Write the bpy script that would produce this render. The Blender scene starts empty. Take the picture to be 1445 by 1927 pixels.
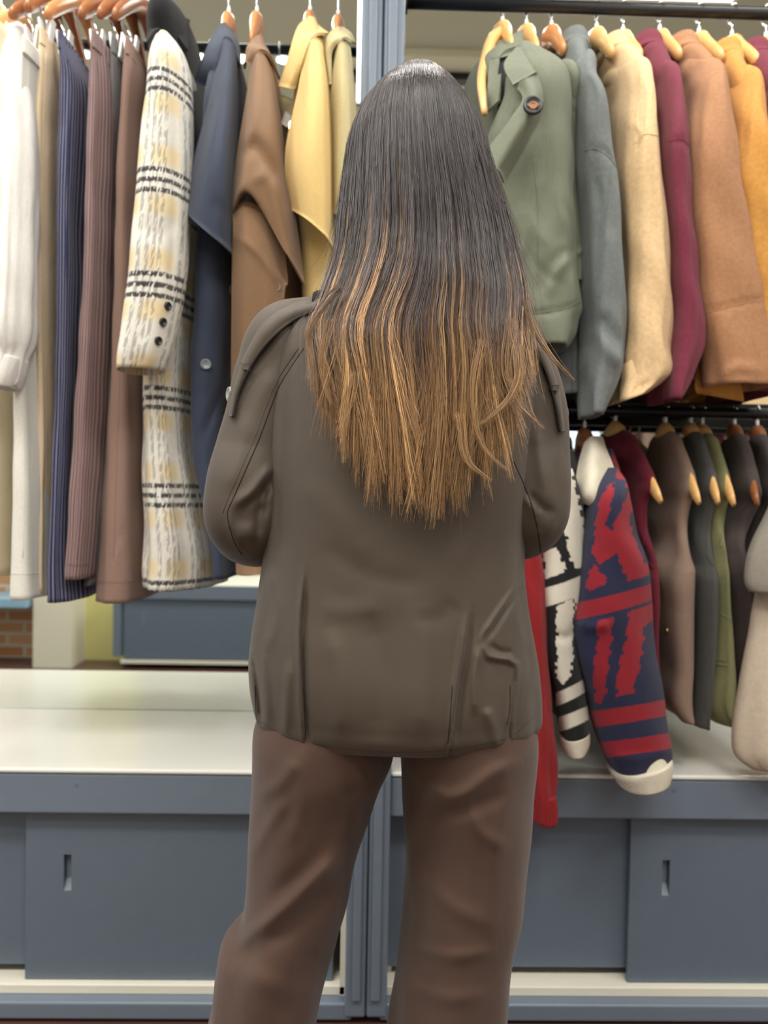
import bpy, math, random
import numpy as np
from mathutils import Vector, Matrix
from mathutils.bvhtree import BVHTree

random.seed(7); rng = np.random.default_rng(7)
SC = bpy.context.scene
COL = SC.collection
# ------------------------------------------------------------------ camera
F_PX, CXP, CYP = 1500.0, 722.5, 963.5
CAM = Vector((0, 0, 1.15))
YAW, PITCH, ROLL = math.radians(1.2), math.radians(1.4), math.radians(1.05)
cF = Vector((math.sin(YAW)*math.cos(PITCH), math.cos(YAW)*math.cos(PITCH), -math.sin(PITCH)))
R0 = Vector((math.cos(YAW), -math.sin(YAW), 0)); U0 = R0.cross(cF)
cR = R0*math.cos(ROLL) + U0*math.sin(ROLL); cU = -R0*math.sin(ROLL) + U0*math.cos(ROLL)
cam = bpy.data.cameras.new('camera'); camo = bpy.data.objects.new('camera', cam); COL.objects.link(camo)
M = Matrix((cR, cU, -cF)).transposed().to_4x4(); M.translation = CAM
camo.matrix_world = M
cam.sensor_fit = 'VERTICAL'; cam.sensor_height = 36; cam.lens = 36*F_PX/1927
cam.clip_start = .05; cam.clip_end = 60
cam.dof.use_dof = True; cam.dof.focus_distance = .97; cam.dof.aperture_fstop = 4.6
SC.camera = camo
# ------------------------------------------------------------------ light
SC.view_settings.view_transform = 'Standard'; SC.view_settings.look = 'None'
SC.view_settings.gamma = 1; SC.view_settings.use_curve_mapping = False
SC.view_settings.exposure = 0.3
w = bpy.data.worlds.new('world'); SC.world = w; w.use_nodes = True
w.node_tree.nodes['Background'].inputs[0].default_value = (.82, .90, 1, 1)
w.node_tree.nodes['Background'].inputs[1].default_value = 1.0
PANELS = [  # x, y, size x, size y, watts : ceiling light panels
    (-.75, 1.52, 1.1, .24, 16), (.75, 1.52, 1.1, .24, 14),
    (-.9, .1, 1.2, .5, 32), (.9, .1, 1.2, .5, 30),
    (-2.6, .5, .8, .8, 24), (2.6, .5, .8, .8, 24), (0, -.75, 2.0, .4, 26)]
CEIL = 3.0
YC, YM, YROD = 1.72, 2.17, 1.93    # counter front, mirror, hanging rod

# ------------------------------------------------------------------ helpers
def lin(c):
    return tuple(((x/255)/12.92 if x/255 <= .04045 else ((x/255+.055)/1.055)**2.4) for x in c)
def P(px, py, Y):
    d = cF*F_PX + cR*(px-CXP) - cU*(py-CYP)
    return CAM + d*(Y/d.y)
def ray(px, py):
    return (cF*F_PX + cR*(px-CXP) - cU*(py-CYP)).normalized()
npF, npR, npU, npC = [np.array(v) for v in (cF, cR, cU, CAM)]
def proj(V):
    d = V - npC; z = d @ npF
    return CXP + F_PX*(d@npR)/z, CYP - F_PX*(d@npU)/z

def empty(name, loc):
    o = bpy.data.objects.new(name, None); o.empty_display_size = .05
    COL.objects.link(o); o.location = loc; return o
def tag(o, label=None, cat=None, group=None, kind=None):
    if label: o['label'] = label
    if cat: o['category'] = cat
    if group: o['group'] = group
    if kind: o['kind'] = kind
    return o
def thing(name, label, cat, loc, group=None):
    return tag(empty(name, loc), label, cat, group)
def wloc(o):
    v = Vector(o.location)
    while o.parent: o = o.parent; v = v + Vector(o.location)
    return v

class MB:
    def __init__(s): s.v = []; s.f = []; s.uv = []; s.col = []; s.n = 0
    def add(s, V, F, uv=None, col=None):
        V = np.asarray(V, float)
        s.v.append(V); s.f += [tuple(i+s.n for i in f) for f in F]
        s.uv.append(np.zeros((len(V), 2)) if uv is None else uv)
        s.col.append(np.ones((len(V), 4)) if col is None else col)
        s.n += len(V)
    def box(s, a, b, bev=0):
        x0, y0, z0 = [min(p, q) for p, q in zip(a, b)]; x1, y1, z1 = [max(p, q) for p, q in zip(a, b)]
        V = [(x0,y0,z0),(x1,y0,z0),(x1,y1,z0),(x0,y1,z0),(x0,y0,z1),(x1,y0,z1),(x1,y1,z1),(x0,y1,z1)]
        s.add(V, [(0,3,2,1),(4,5,6,7),(0,1,5,4),(1,2,6,5),(2,3,7,6),(3,0,4,7)]); return s
    def build(s, name, mat, parent=None, smooth=True, origin=None, bevel=0, sub=0):
        V = np.concatenate(s.v)
        if origin is None:
            origin = wloc(parent) if parent else Vector(((V[:,0].min()+V[:,0].max())/2, (V[:,1].min()+V[:,1].max())/2, V[:,2].min()))
        V = V - np.array(origin)
        me = bpy.data.meshes.new(name); me.from_pydata(V.tolist(), [], s.f); me.update()
        li = np.zeros(len(me.loops), int); me.loops.foreach_get('vertex_index', li)
        uv = me.uv_layers.new(name='UVMap'); U = np.concatenate(s.uv)[li]
        uv.data.foreach_set('uv', U.astype(np.float32).ravel())
        ca = me.color_attributes.new('Col', 'FLOAT_COLOR', 'POINT')
        ca.data.foreach_set('color', np.concatenate(s.col).astype(np.float32).ravel())
        if smooth: me.polygons.foreach_set('use_smooth', [True]*len(me.polygons))
        me.materials.append(mat)
        o = bpy.data.objects.new(name, me); COL.objects.link(o)
        if parent: o.parent = parent
        else: o.location = origin
        if bevel:
            b = o.modifiers.new('bevel', 'BEVEL'); b.width = bevel; b.segments = 3; b.limit_method = 'ANGLE'
        if sub:
            b = o.modifiers.new('sub', 'SUBSURF'); b.levels = sub; b.render_levels = sub
        return o

def interp(rows, m):
    """Catmull-Rom interpolation of rows (k x d) to m rows, spacing by row distance of column 0."""
    A = np.array(rows, float); k = len(A)
    d = np.abs(np.diff(A[:, 0])) + 1e-4; t = np.concatenate([[0], np.cumsum(d)]); s = np.linspace(0, t[-1], m)
    out = np.zeros((m, A.shape[1]))
    # finite-difference tangents, limited
    sl = np.diff(A, axis=0)/d[:, None]
    T = np.zeros_like(A); T[0] = sl[0]; T[-1] = sl[-1]
    for i in range(1, k-1):
        T[i] = (sl[i-1]*d[i] + sl[i]*d[i-1])/(d[i]+d[i-1])
        bad = sl[i-1]*sl[i] <= 0; T[i][bad] *= .3
    idx = np.clip(np.searchsorted(t, s, side='right')-1, 0, k-2)
    h = d[idx]; u = (s-t[idx])/h
    u = np.clip(u, 0, 1)[:, None]; h = h[:, None]
    return ((2*u**3-3*u**2+1)*A[idx] + (u**3-2*u**2+u)*h*T[idx] + (-2*u**3+3*u**2)*A[idx+1] + (u**3-u**2)*h*T[idx+1])

def crease_disp(px, py, creases):
    """toward-camera displacement (m) from crease polylines in photo pixels: (pts, width, amp, kind)"""
    D = np.zeros_like(px)
    for c in creases:
        pts, wd, amp = c[0], c[1], c[2]; kind = c[3] if len(c) > 3 else 'r'
        pts = np.array(pts, float)
        if len(pts) > 2:
            pts = interp(np.column_stack([np.concatenate([[0], np.cumsum(np.hypot(*np.diff(pts, axis=0).T))]), pts]), 14)[:, 1:]
        seg = np.diff(pts, axis=0); L = np.hypot(seg[:,0], seg[:,1]); tot = L.sum(); acc = np.concatenate([[0], np.cumsum(L)])
        best = np.full(px.shape, 1e9); sd = np.zeros_like(px); tt = np.zeros_like(px)
        for i in range(len(seg)):
            ux, uy = seg[i]/L[i]; rx = px-pts[i,0]; ry = py-pts[i,1]
            t = np.clip(rx*ux+ry*uy, 0, L[i]); dx = rx-t*ux; dy = ry-t*uy; dd = np.hypot(dx, dy)
            m = dd < best; best[m] = dd[m]
            sg = np.sign(rx*uy*-1+ry*ux); sd[m] = (sg*dd)[m]; tt[m] = ((acc[i]+t)/tot)[m]
        fall = np.clip(np.minimum(tt, 1-tt)*5+.12, 0, 1)
        if kind == 'o': fall = np.clip(tt*5+.05, 0, 1)       # stays open at the end point
        if kind == 'r' or kind == 'o': D += amp*fall*np.exp(-(best/wd)**2)
        else: D += amp*fall*2.3*(sd/wd)*np.exp(-(sd/wd)**2)
    return D

def ring_loft(mb, R, n=56, e=2.3, folds=(), bottom='open', top='closed', creases=None, skew=0, colfn=None, seed=0, wrinkle=0, tilt=0, tiltall=0, hemdepth=.04):
    """R rows of z,cx,rx,cy,ry (already dense). folds: (k, amp_top, amp_bottom, phase, drift)"""
    m = len(R); th = np.linspace(0, 2*np.pi, n, endpoint=False)
    c, s = np.cos(th), np.sin(th)
    sx = np.sign(c)*np.abs(c)**(2/e); sy = np.sign(s)*np.abs(s)**(2/e)
    z = R[:, 0:1]; X = R[:, 1:2] + R[:, 2:3]*sx; Y = R[:, 3:4] + R[:, 4:5]*sy; Z = np.repeat(z, n, 1)
    X = X + skew*(Y-R[:, 3:4])
    nx = c/np.maximum(R[:, 2:3], 1e-3); ny = s/np.maximum(R[:, 4:5], 1e-3); nl = np.hypot(nx, ny); nx, ny = nx/nl, ny/nl
    v = np.linspace(0, 1, m)[:, None]
    D = np.zeros_like(X)
    for k, a0, a1, ph, dr in folds:
        D += (a0+(a1-a0)*v)*np.sin(k*th[None]+ph+dr*v+.5*np.sin(3*v+ph))
    if wrinkle:
        r2 = np.random.default_rng(seed+11)
        for _ in range(7):
            D += wrinkle*.4*np.sin(r2.integers(1, 5)*th[None]+r2.uniform(14, 45)*z*1.0+r2.uniform(0, 6))*np.sin(r2.uniform(3, 9)*z+r2.uniform(0, 6))
    X = X+nx*D; Y = Y+ny*D
    Z = Z+(X-R[:, 1:2])*(tilt*v**4+tiltall)
    V = np.stack([X, Y, Z], -1)
    if creases:
        px, py = proj(V.reshape(-1, 3)); d = crease_disp(px, py, creases).reshape(m, n)
        front = np.clip(-ny*1.6+.1, 0, 1)
        toc = npC-V; toc /= np.linalg.norm(toc, axis=-1, keepdims=True)
        V = V+toc*(d*front)[..., None]
    rr = R[:, 2].mean(); ry = R[:, 4].mean(); per = 2*np.pi*math.sqrt((rr*rr+ry*ry)/2)
    uvs = np.stack([np.repeat((th/(2*np.pi)*per)[None], m, 0), Z], -1)
    base = V.reshape(-1, 3); uvv = uvs.reshape(-1, 2)
    F = []
    for i in range(m-1):
        for j in range(n):
            k = (j+1) % n; F.append((i*n+j, (i+1)*n+j, (i+1)*n+k, i*n+k))
    parts = [base]; uvp = [uvv]; cnt = m*n
    def cap(ringidx, up):
        nonlocal cnt
        ctr = parts_all()[ringidx].mean(0); parts.append(ctr[None]); uvp.append(uvv[:1]); ci = cnt; cnt += 1
        for j in range(n):
            k = (j+1) % n
            F.append((ringidx[j], ringidx[k], ci) if up else (ringidx[k], ringidx[j], ci))
    def parts_all(): return np.concatenate(parts)
    if top == 'closed': cap(np.arange(n), True)
    last = np.arange((m-1)*n, m*n)
    if bottom == 'open':
        ring = V[-1]; ctr = ring.mean(0)
        for sc, up in ((.93, .0), (.86, hemdepth), (.7, hemdepth*2)):
            nr = ctr+(ring-ctr)*np.array([sc, sc, 1])+np.array([0, 0, up])
            parts.append(nr); uvp.append(uvv[-n:]); new = np.arange(cnt, cnt+n); cnt += n
            for j in range(n):
                k = (j+1) % n; F.append((last[j], new[j], new[k], last[k]))
            last = new
    cap(last, False)
    VV = np.concatenate(parts); UU = np.concatenate(uvp)
    cc = None
    if colfn is not None:
        px, py = proj(VV); rgb = colfn(px, py); cc = np.column_stack([rgb, np.ones(len(rgb))])
    mb.add(VV, F, UU, cc)

def pxloft(rows, yf, yb, yr=None, m=70, **kw):
    """rows: (py, xl, xr[, yf, yb]) in photo pixels, at depth yr"""
    R = interp(pxconv(rows, yf, yb, yr), m); R[:, 2] = np.maximum(R[:, 2], .002); R[:, 4] = np.maximum(R[:, 4], .002)
    mb = kw.pop('mb', None) or MB(); ring_loft(mb, R, **kw); return mb
def pxconv(rows, yf, yb, yr=None):
    out = []
    for r in rows:
        a, b = (r[3], r[4]) if len(r) > 3 else (yf, yb)
        q = yr if yr is not None else a+.1*(b-a)
        pl, pr = P(r[1], r[0], q), P(r[2], r[0], q)
        out.append(((pl.z+pr.z)/2, (pl.x+pr.x)/2, (pr.x-pl.x)/2, (a+b)/2, (b-a)/2))
    return out
def wloft(rows, m=60, **kw):
    R = interp(rows, m); R[:, 2] = np.maximum(R[:, 2], .002); R[:, 4] = np.maximum(R[:, 4], .002)
    mb = kw.pop('mb', None) or MB(); ring_loft(mb, R, **kw); return mb

def path_tube(pts, rad, n=10, m=None, mb=None, flat=1.0, caps=True, flatdir=None, folds=(), creases=None):
    """tube along world points; rad per point (or scalar)"""
    pts = np.array([tuple(p) for p in pts], float); rad = np.full(len(pts), rad) if np.isscalar(rad) else np.array(rad, float)
    if m:
        t = np.concatenate([[0], np.cumsum(np.linalg.norm(np.diff(pts, axis=0), axis=1))])
        A = interp(np.column_stack([t, pts, rad]), m); pts = A[:, 1:4]; rad = A[:, 4]
    k = len(pts); T = np.gradient(pts, axis=0); T /= np.linalg.norm(T, axis=1)[:, None]
    up = np.array(flatdir if flatdir is not None else ((0, 0, 1) if abs(T[0][2]) < .9 else (0, 1, 0)), float)
    N = np.zeros_like(T); prev = up
    for i in range(k):
        v = prev-T[i]*(prev@T[i]); v /= np.linalg.norm(v)+1e-9; N[i] = v; prev = v
    B = np.cross(T, N); th = np.linspace(0, 2*np.pi, n, endpoint=False)
    rr = np.ones((k, n))
    vv = np.linspace(0, 1, k)[:, None]
    for kk, a, ph, dr in folds: rr += a*np.sin(kk*th[None]+ph+dr*vv)
    V = pts[:, None]+rad[:, None, None]*rr[..., None]*(np.cos(th)[None, :, None]*N[:, None]*flat+np.sin(th)[None, :, None]*B[:, None])
    if creases:
        fl = V.reshape(-1, 3); px, py = proj(fl); d = crease_disp(px, py, creases).reshape(k, n)
        nrm = V-pts[:, None]; nrm /= np.linalg.norm(nrm, axis=-1, keepdims=True)+1e-9
        toc = npC-V; toc /= np.linalg.norm(toc, axis=-1, keepdims=True)
        fr = np.clip((nrm*toc).sum(-1)*1.5+.1, 0, 1); V = V+toc*(d*fr)[..., None]
    F = [(i*n+j, i*n+(j+1) % n, (i+1)*n+(j+1) % n, (i+1)*n+j) for i in range(k-1) for j in range(n)]
    if caps: F += [tuple(range(n-1, -1, -1)), tuple((k-1)*n+j for j in range(n))]
    uv = np.stack([np.repeat((th/(2*np.pi)*2*np.pi*rad.mean())[None], k, 0), np.repeat(np.linspace(0, 1, k)[:, None], n, 1)], -1).reshape(-1, 2)
    mb = mb or MB(); mb.add(V.reshape(-1, 3), F, uv); return mb

def patch(grid, thick=.003, m=24, n=24, mb=None, creases=None, colfn=None, wav=0):
    """grid rows of (px,py,Y): smooth cloth panel with thickness"""
    G = np.array([[tuple(P(*q)) for q in row] for row in grid], float)
    a = np.stack([interp(np.column_stack([np.arange(G.shape[1])*1.0, G[i]]), n)[:, 1:] if G.shape[1] > 1 else G[i] for i in range(G.shape[0])])
    b = np.stack([interp(np.column_stack([np.arange(a.shape[0])*1.0, a[:, j]]), m)[:, 1:] for j in range(n)], 1)
    if wav:
        uu = np.linspace(0, 1, n)[None]; vv = np.linspace(0, 1, m)[:, None]
        b[..., 1] += wav*np.sin(9*uu+3*vv)*vv
    if creases:
        px, py = proj(b.reshape(-1, 3)); d = crease_disp(px, py, creases).reshape(m, n)
        toc = npC-b; toc /= np.linalg.norm(toc, axis=-1, keepdims=True); b = b+toc*d[..., None]
    du = np.gradient(b, axis=1); dv = np.gradient(b, axis=0); nn = np.cross(du, dv); nn /= np.linalg.norm(nn, axis=-1, keepdims=True)+1e-9
    A = (b+nn*thick/2).reshape(-1, 3); B = (b-nn*thick/2).reshape(-1, 3); k = m*n; F = []
    for i in range(m-1):
        for j in range(n-1):
            q = (i*n+j, (i+1)*n+j, (i+1)*n+j+1, i*n+j+1); F.append(q[::-1]); F.append(tuple(x+k for x in q))
    bd = [j for j in range(n)]+[i*n+n-1 for i in range(1, m)]+[(m-1)*n+j for j in range(n-2, -1, -1)]+[i*n for i in range(m-2, 0, -1)]
    for i in range(len(bd)):
        p, q = bd[i], bd[(i+1) % len(bd)]; F.append((p, q, q+k, p+k))
    V = np.concatenate([A, B]); uv = np.column_stack([V[:, 0], V[:, 2]]); cc = None
    if colfn is not None:
        px, py = proj(V); rgb = colfn(px, py); cc = np.column_stack([rgb, np.ones(len(rgb))])
    mb = mb or MB(); mb.add(V, F, uv, cc); return mb

def bvh_of(objs):
    V, F = [], []
    for o in objs:
        k = len(V); w0 = wloc(o); V += [v.co+w0 for v in o.data.vertices]; F += [tuple(i+k for i in p.vertices) for p in o.data.polygons]
    return BVHTree.FromPolygons(V, F)
def hit(b, px, py, off=.0):
    d = ray(px, py); r = b.ray_cast(CAM, d)
    if r[0] is None: return None, None
    n = r[1]
    if n.dot(d) > 0: n = -n
    return r[0]+n*off, n
def seam(b, pts, rad, mat, parent, name='seam', off=.0003, m=50, flat=.6):
    A = np.array(pts, float); t = np.concatenate([[0], np.cumsum(np.hypot(*np.diff(A, axis=0).T))]); A = interp(np.column_stack([t, A]), m)[:, 1:]
    Q = [hit(b, x, y, off)[0] for x, y in A]; Q = [q for q in Q if q is not None]
    if len(Q) < 4: return None
    return path_tube(Q, rad, n=6).build(name, mat, parent)
def disc(center, normal, r, th, mat, parent, name='button', holes=True, rim=True):
    n = Vector(normal).normalized(); q = n.to_track_quat('Z', 'Y'); prof = [(0, th*.55), (r*.55, th*.5), (r*.68, th*.75), (r*.82, th), (r*.95, th*.8), (r, th*.4), (r, 0)]
    k = 24; V = [tuple(center+q@Vector((0, 0, prof[0][1])))]; F = []
    for a, h in prof[1:]:
        for j in range(k):
            an = 2*math.pi*j/k; V.append(tuple(Vector(center)+q@Vector((a*math.cos(an), a*math.sin(an), h))))
    F += [(0, 1+j, 1+(j+1) % k) for j in range(k)]
    for i in range(len(prof)-2):
        F += [(1+i*k+j, 1+(i+1)*k+j, 1+(i+1)*k+(j+1) % k, 1+i*k+(j+1) % k) for j in range(k)]
    mb = MB(); mb.add(V, F); return mb.build(name, mat, parent)

# ------------------------------------------------------------------ materials
def newmat(name):
    m = bpy.data.materials.new(name); m.use_nodes = True; nt = m.node_tree
    return m, nt, nt.nodes['Principled BSDF']
def N(nt, t, **kw):
    n = nt.nodes.new(t)
    for k, v in kw.items(): setattr(n, k, v)
    return n
def simple(name, rgb, rough=.5, metal=0, bump=0, bscale=60, var=.0, spec=.5, emit=0):
    m, nt, b = newmat(name); c = lin(rgb); b.inputs['Roughness'].default_value = rough; b.inputs['Metallic'].default_value = metal
    b.inputs['Specular IOR Level'].default_value = spec
    tc = N(nt, 'ShaderNodeTexCoord'); no = N(nt, 'ShaderNodeTexNoise'); no.inputs['Scale'].default_value = bscale; no.inputs['Detail'].default_value = 5
    nt.links.new(tc.outputs['Object'], no.inputs['Vector'])
    mx = N(nt, 'ShaderNodeMix', data_type='RGBA'); mx.inputs[6].default_value = (*[x*(1-var) for x in c], 1); mx.inputs[7].default_value = (*[min(1, x*(1+var)) for x in c], 1)
    nt.links.new(no.outputs['Fac'], mx.inputs[0]); nt.links.new(mx.outputs[2], b.inputs['Base Color'])
    if bump:
        bp = N(nt, 'ShaderNodeBump'); bp.inputs['Strength'].default_value = bump; bp.inputs['Distance'].default_value = .002
        nt.links.new(no.outputs['Fac'], bp.inputs['Height']); nt.links.new(bp.outputs[0], b.inputs['Normal'])
    if emit:
        b.inputs['Emission Color'].default_value = (*c, 1); b.inputs['Emission Strength'].default_value = emit
    return m
def fabric(name, rgb, rough=.9, sheen=.08, weave=900, wb=.25, var=.08, big=.3, pattern=None, bigscale=9, fuzz=0, vcol=False):
    m, nt, b = newmat(name); c = lin(rgb); L = nt.links.new
    b.inputs['Roughness'].default_value = rough; b.inputs['Specular IOR Level'].default_value = .25
    b.inputs['Sheen Weight'].default_value = sheen; b.inputs['Sheen Roughness'].default_value = .5
    tc = N(nt, 'ShaderNodeTexCoord')
    n1 = N(nt, 'ShaderNodeTexNoise'); n1.inputs['Scale'].default_value = weave*.25; n1.inputs['Detail'].default_value = 3
    n2 = N(nt, 'ShaderNodeTexNoise'); n2.inputs['Scale'].default_value = bigscale; n2.inputs['Detail'].default_value = 4; n2.inputs['Distortion'].default_value = .6
    mp = N(nt, 'ShaderNodeMapping'); mp.inputs['Scale'].default_value = (1.6, 1, .5)
    L(tc.outputs['Object'], n1.inputs['Vector']); L(tc.outputs['Object'], mp.inputs[0]); L(mp.outputs[0], n2.inputs['Vector'])
    mx = N(nt, 'ShaderNodeMix', data_type='RGBA'); mx.inputs[6].default_value = (*[x*(1-var*1.6) for x in c], 1); mx.inputs[7].default_value = (*[min(1, x*(1+var*1.6)) for x in c], 1)
    L(n1.outputs['Fac'], mx.inputs[0]); out = mx.outputs[2]
    if vcol:
        at = N(nt, 'ShaderNodeVertexColor'); at.layer_name = 'Col'
        m2 = N(nt, 'ShaderNodeMix', data_type='RGBA', blend_type='MULTIPLY'); m2.inputs[0].default_value = 1
        L(mx.outputs[2], m2.inputs[6]); L(at.outputs['Color'], m2.inputs[7]); out = m2.outputs[2]
    if pattern: out = pattern(nt, tc, out)
    L(out, b.inputs['Base Color'])
    wv = N(nt, 'ShaderNodeTexWave', wave_type='BANDS', bands_direction='DIAGONAL'); wv.inputs['Scale'].default_value = weave; L(tc.outputs['Object'], wv.inputs['Vector'])
    ad = N(nt, 'ShaderNodeMath', operation='ADD'); L(wv.outputs['Fac'], ad.inputs[0]); L(n1.outputs['Fac'], ad.inputs[1])
    b1 = N(nt, 'ShaderNodeBump'); b1.inputs['Strength'].default_value = wb; b1.inputs['Distance'].default_value = .0006; L(ad.outputs[0], b1.inputs['Height'])
    b2 = N(nt, 'ShaderNodeBump'); b2.inputs['Strength'].default_value = big; b2.inputs['Distance'].default_value = .012; L(n2.outputs['Fac'], b2.inputs['Height'])
    L(b1.outputs[0], b2.inputs['Normal']); L(b2.outputs[0], b.inputs['Normal'])
    return m
def stripes(rgb, period, width, amt=.7):
    def f(nt, tc, base):
        L = nt.links.new; sp = N(nt, 'ShaderNodeSeparateXYZ'); L(tc.outputs['UV'], sp.inputs[0])
        d = N(nt, 'ShaderNodeMath', operation='DIVIDE'); L(sp.outputs[0], d.inputs[0]); d.inputs[1].default_value = period
        fr = N(nt, 'ShaderNodeMath', operation='FRACT'); L(d.outputs[0], fr.inputs[0])
        s1 = N(nt, 'ShaderNodeMath', operation='SUBTRACT'); L(fr.outputs[0], s1.inputs[0]); s1.inputs[1].default_value = .5
        ab = N(nt, 'ShaderNodeMath', operation='ABSOLUTE'); L(s1.outputs[0], ab.inputs[0])
        mr = N(nt, 'ShaderNodeMapRange'); mr.inputs[1].default_value = width*.4; mr.inputs[2].default_value = width; mr.inputs[3].default_value = amt; mr.inputs[4].default_value = 0
        L(ab.outputs[0], mr.inputs[0])
        mx = N(nt, 'ShaderNodeMix', data_type='RGBA'); L(mr.outputs[0], mx.inputs[0]); L(base, mx.inputs[6]); mx.inputs[7].default_value = (*lin(rgb), 1)
        return mx.outputs[2]
    return f
def plaid(nt, tc, base):
    """white wool with soft yellow blocks, blue-grey warp stripes and ragged black triple weft stripes"""
    L = nt.links.new; sp = N(nt, 'ShaderNodeSeparateXYZ'); L(tc.outputs['UV'], sp.inputs[0])
    def math_(op, a, b=None):
        n = N(nt, 'ShaderNodeMath', operation=op)
        for i, x in enumerate((a, b)):
            if x is None: continue
            if isinstance(x, (int, float)): n.inputs[i].default_value = x
            else: L(x, n.inputs[i])
        return n.outputs[0]
    def band(x, period, centers, hw, soft):
        fr = math_('FRACT', math_('DIVIDE', x, period)); res = None
        for c in centers:
            d = math_('ABSOLUTE', math_('SUBTRACT', fr, c))
            mr = N(nt, 'ShaderNodeMapRange'); mr.inputs[1].default_value = hw; mr.inputs[2].default_value = hw+soft; mr.inputs[3].default_value = 1; mr.inputs[4].default_value = 0; L(d, mr.inputs[0])
            res = mr.outputs[0] if res is None else math_('MAXIMUM', res, mr.outputs[0])
        return res
    # slanted ragged threads
    wv = N(nt, 'ShaderNodeTexNoise'); wv.inputs['Scale'].default_value = 1; wv.inputs['Detail'].default_value = 2
    cmb = N(nt, 'ShaderNodeCombineXYZ'); L(math_('ADD', math_('MULTIPLY', sp.outputs[0], 210), math_('MULTIPLY', sp.outputs[1], -45)), cmb.inputs[0]); L(math_('MULTIPLY', sp.outputs[1], 40), cmb.inputs[1])
    L(cmb.outputs[0], wv.inputs['Vector'])
    jit = math_('MULTIPLY', math_('SUBTRACT', wv.outputs['Fac'], .5), .012)
    vj = math_('ADD', sp.outputs[1], jit)
    def mix(fac, a, rgb):
        mx = N(nt, 'ShaderNodeMix', data_type='RGBA'); L(fac, mx.inputs[0]); L(a, mx.inputs[6]); mx.inputs[7].default_value = (*lin(rgb), 1); return mx.outputs[2]
    c = base
    c = mix(math_('MULTIPLY', band(sp.outputs[1], .205, (.30,  .78), .05, .09), math_('MULTIPLY', band(sp.outputs[0], .19, (.25, .7), .12, .1), .75)), c, (233, 208, 150))
    th = math_('GREATER_THAN', wv.outputs['Fac'], .47)
    c = mix(math_('MULTIPLY', band(sp.outputs[0], .095, (.08, .22, .36, .9), .03, .03), math_('MULTIPLY', th, .5)), c, (84, 98, 118))
    th2 = math_('GREATER_THAN', wv.outputs['Fac'], .42)
    c = mix(math_('MULTIPLY', band(vj, .205, (.44, .54, .64), .018, .012), math_('MULTIPLY', th2, .93)), c, (34, 34, 34))
    return c

MAT = {}
MAT['slate'] = simple('slate_paint', (100, 114, 129), .42, bump=.12, bscale=35, var=.05)
MAT['slate_frame'] = simple('slate_frame_paint', (112, 125, 141), .38, bump=.1, bscale=40, var=.04)
MAT['white_counter'] = simple('white_laminate', (232, 233, 228), .16, bump=.03, bscale=8, var=.02)
MAT['cream_track'] = simple('cream_track', (236, 232, 216), .4)
MAT['dark_int'] = simple('dark_interior', (40, 36, 34), .8)
MAT['kick'] = simple('dark_red_plinth', (70, 48, 46), .7)
MAT['black_metal'] = simple('black_metal', (24, 25, 27), .35, metal=.2)
MAT['chrome'] = simple('polished_steel', (225, 225, 228), .18, metal=1)
MAT['white_plastic'] = simple('white_plastic', (238, 238, 240), .3)
MAT['clear'] = simple('clear_plastic', (150, 160, 172), .12, spec=.8)
MAT['wall'] = simple('taupe_wall', (188, 182, 168), .8, bump=.05)
MAT['ceiling'] = simple('ceiling_paint', (202, 199, 182), .85)
MAT['floor'] = simple('brown_red_floor', (92, 64, 58), .35, bump=.05, bscale=8, var=.15)
MAT['column'] = simple('cream_column', (232, 226, 205), .6)
MAT['yellow'] = simple('yellow_paint', (226, 220, 150), .6)
def wood(name, rgb, rgb2, rough=.32, sc=30):
    m, nt, b = newmat(name); L = nt.links.new; b.inputs['Roughness'].default_value = rough
    tc = N(nt, 'ShaderNodeTexCoord'); mp = N(nt, 'ShaderNodeMapping'); mp.inputs['Scale'].default_value = (3, .5, 3); L(tc.outputs['Object'], mp.inputs[0])
    no = N(nt, 'ShaderNodeTexNoise'); no.inputs['Scale'].default_value = sc; no.inputs['Detail'].default_value = 6; no.inputs['Distortion'].default_value = 1.2; L(mp.outputs[0], no.inputs['Vector'])
    mx = N(nt, 'ShaderNodeMix', data_type='RGBA'); mx.inputs[6].default_value = (*lin(rgb), 1); mx.inputs[7].default_value = (*lin(rgb2), 1); L(no.outputs['Fac'], mx.inputs[0]); L(mx.outputs[2], b.inputs['Base Color'])
    return m
MAT['wood_light'] = wood('light_maple_wood', (222, 172, 106), (236, 192, 128))
MAT['wood_mid'] = wood('orange_wood', (188, 122, 72), (212, 150, 96))
MAT['wood_dark'] = wood('brown_wood', (140, 86, 52), (168, 108, 68))
def brickmat():
    m, nt, b = newmat('brick_wall'); L = nt.links.new; tc = N(nt, 'ShaderNodeTexCoord'); br = N(nt, 'ShaderNodeTexBrick')
    mp = N(nt, 'ShaderNodeMapping'); mp.inputs['Rotation'].default_value = (math.pi/2, 0, 0); L(tc.outputs['Object'], mp.inputs[0]); L(mp.outputs[0], br.inputs['Vector'])
    br.inputs['Color1'].default_value = (*lin((196, 128, 84)), 1); br.inputs['Color2'].default_value = (*lin((216, 168, 122)), 1); br.inputs['Mortar'].default_value = (*lin((215, 200, 180)), 1)
    br.inputs['Scale'].default_value = 1; br.inputs['Brick Width'].default_value = .23; br.inputs['Row Height'].default_value = .08; br.inputs['Mortar Size'].default_value = .01
    L(br.outputs['Color'], b.inputs['Base Color']); b.inputs['Roughness'].default_value = .9; return m
MAT['brick'] = brickmat()
def mirrormat():
    m, nt, b = newmat('mirror_glass'); b.inputs['Metallic'].default_value = 1; b.inputs['Roughness'].default_value = .015; b.inputs['Base Color'].default_value = (.80, .835, .80, 1); return m
MAT['mirror'] = mirrormat()

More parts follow.
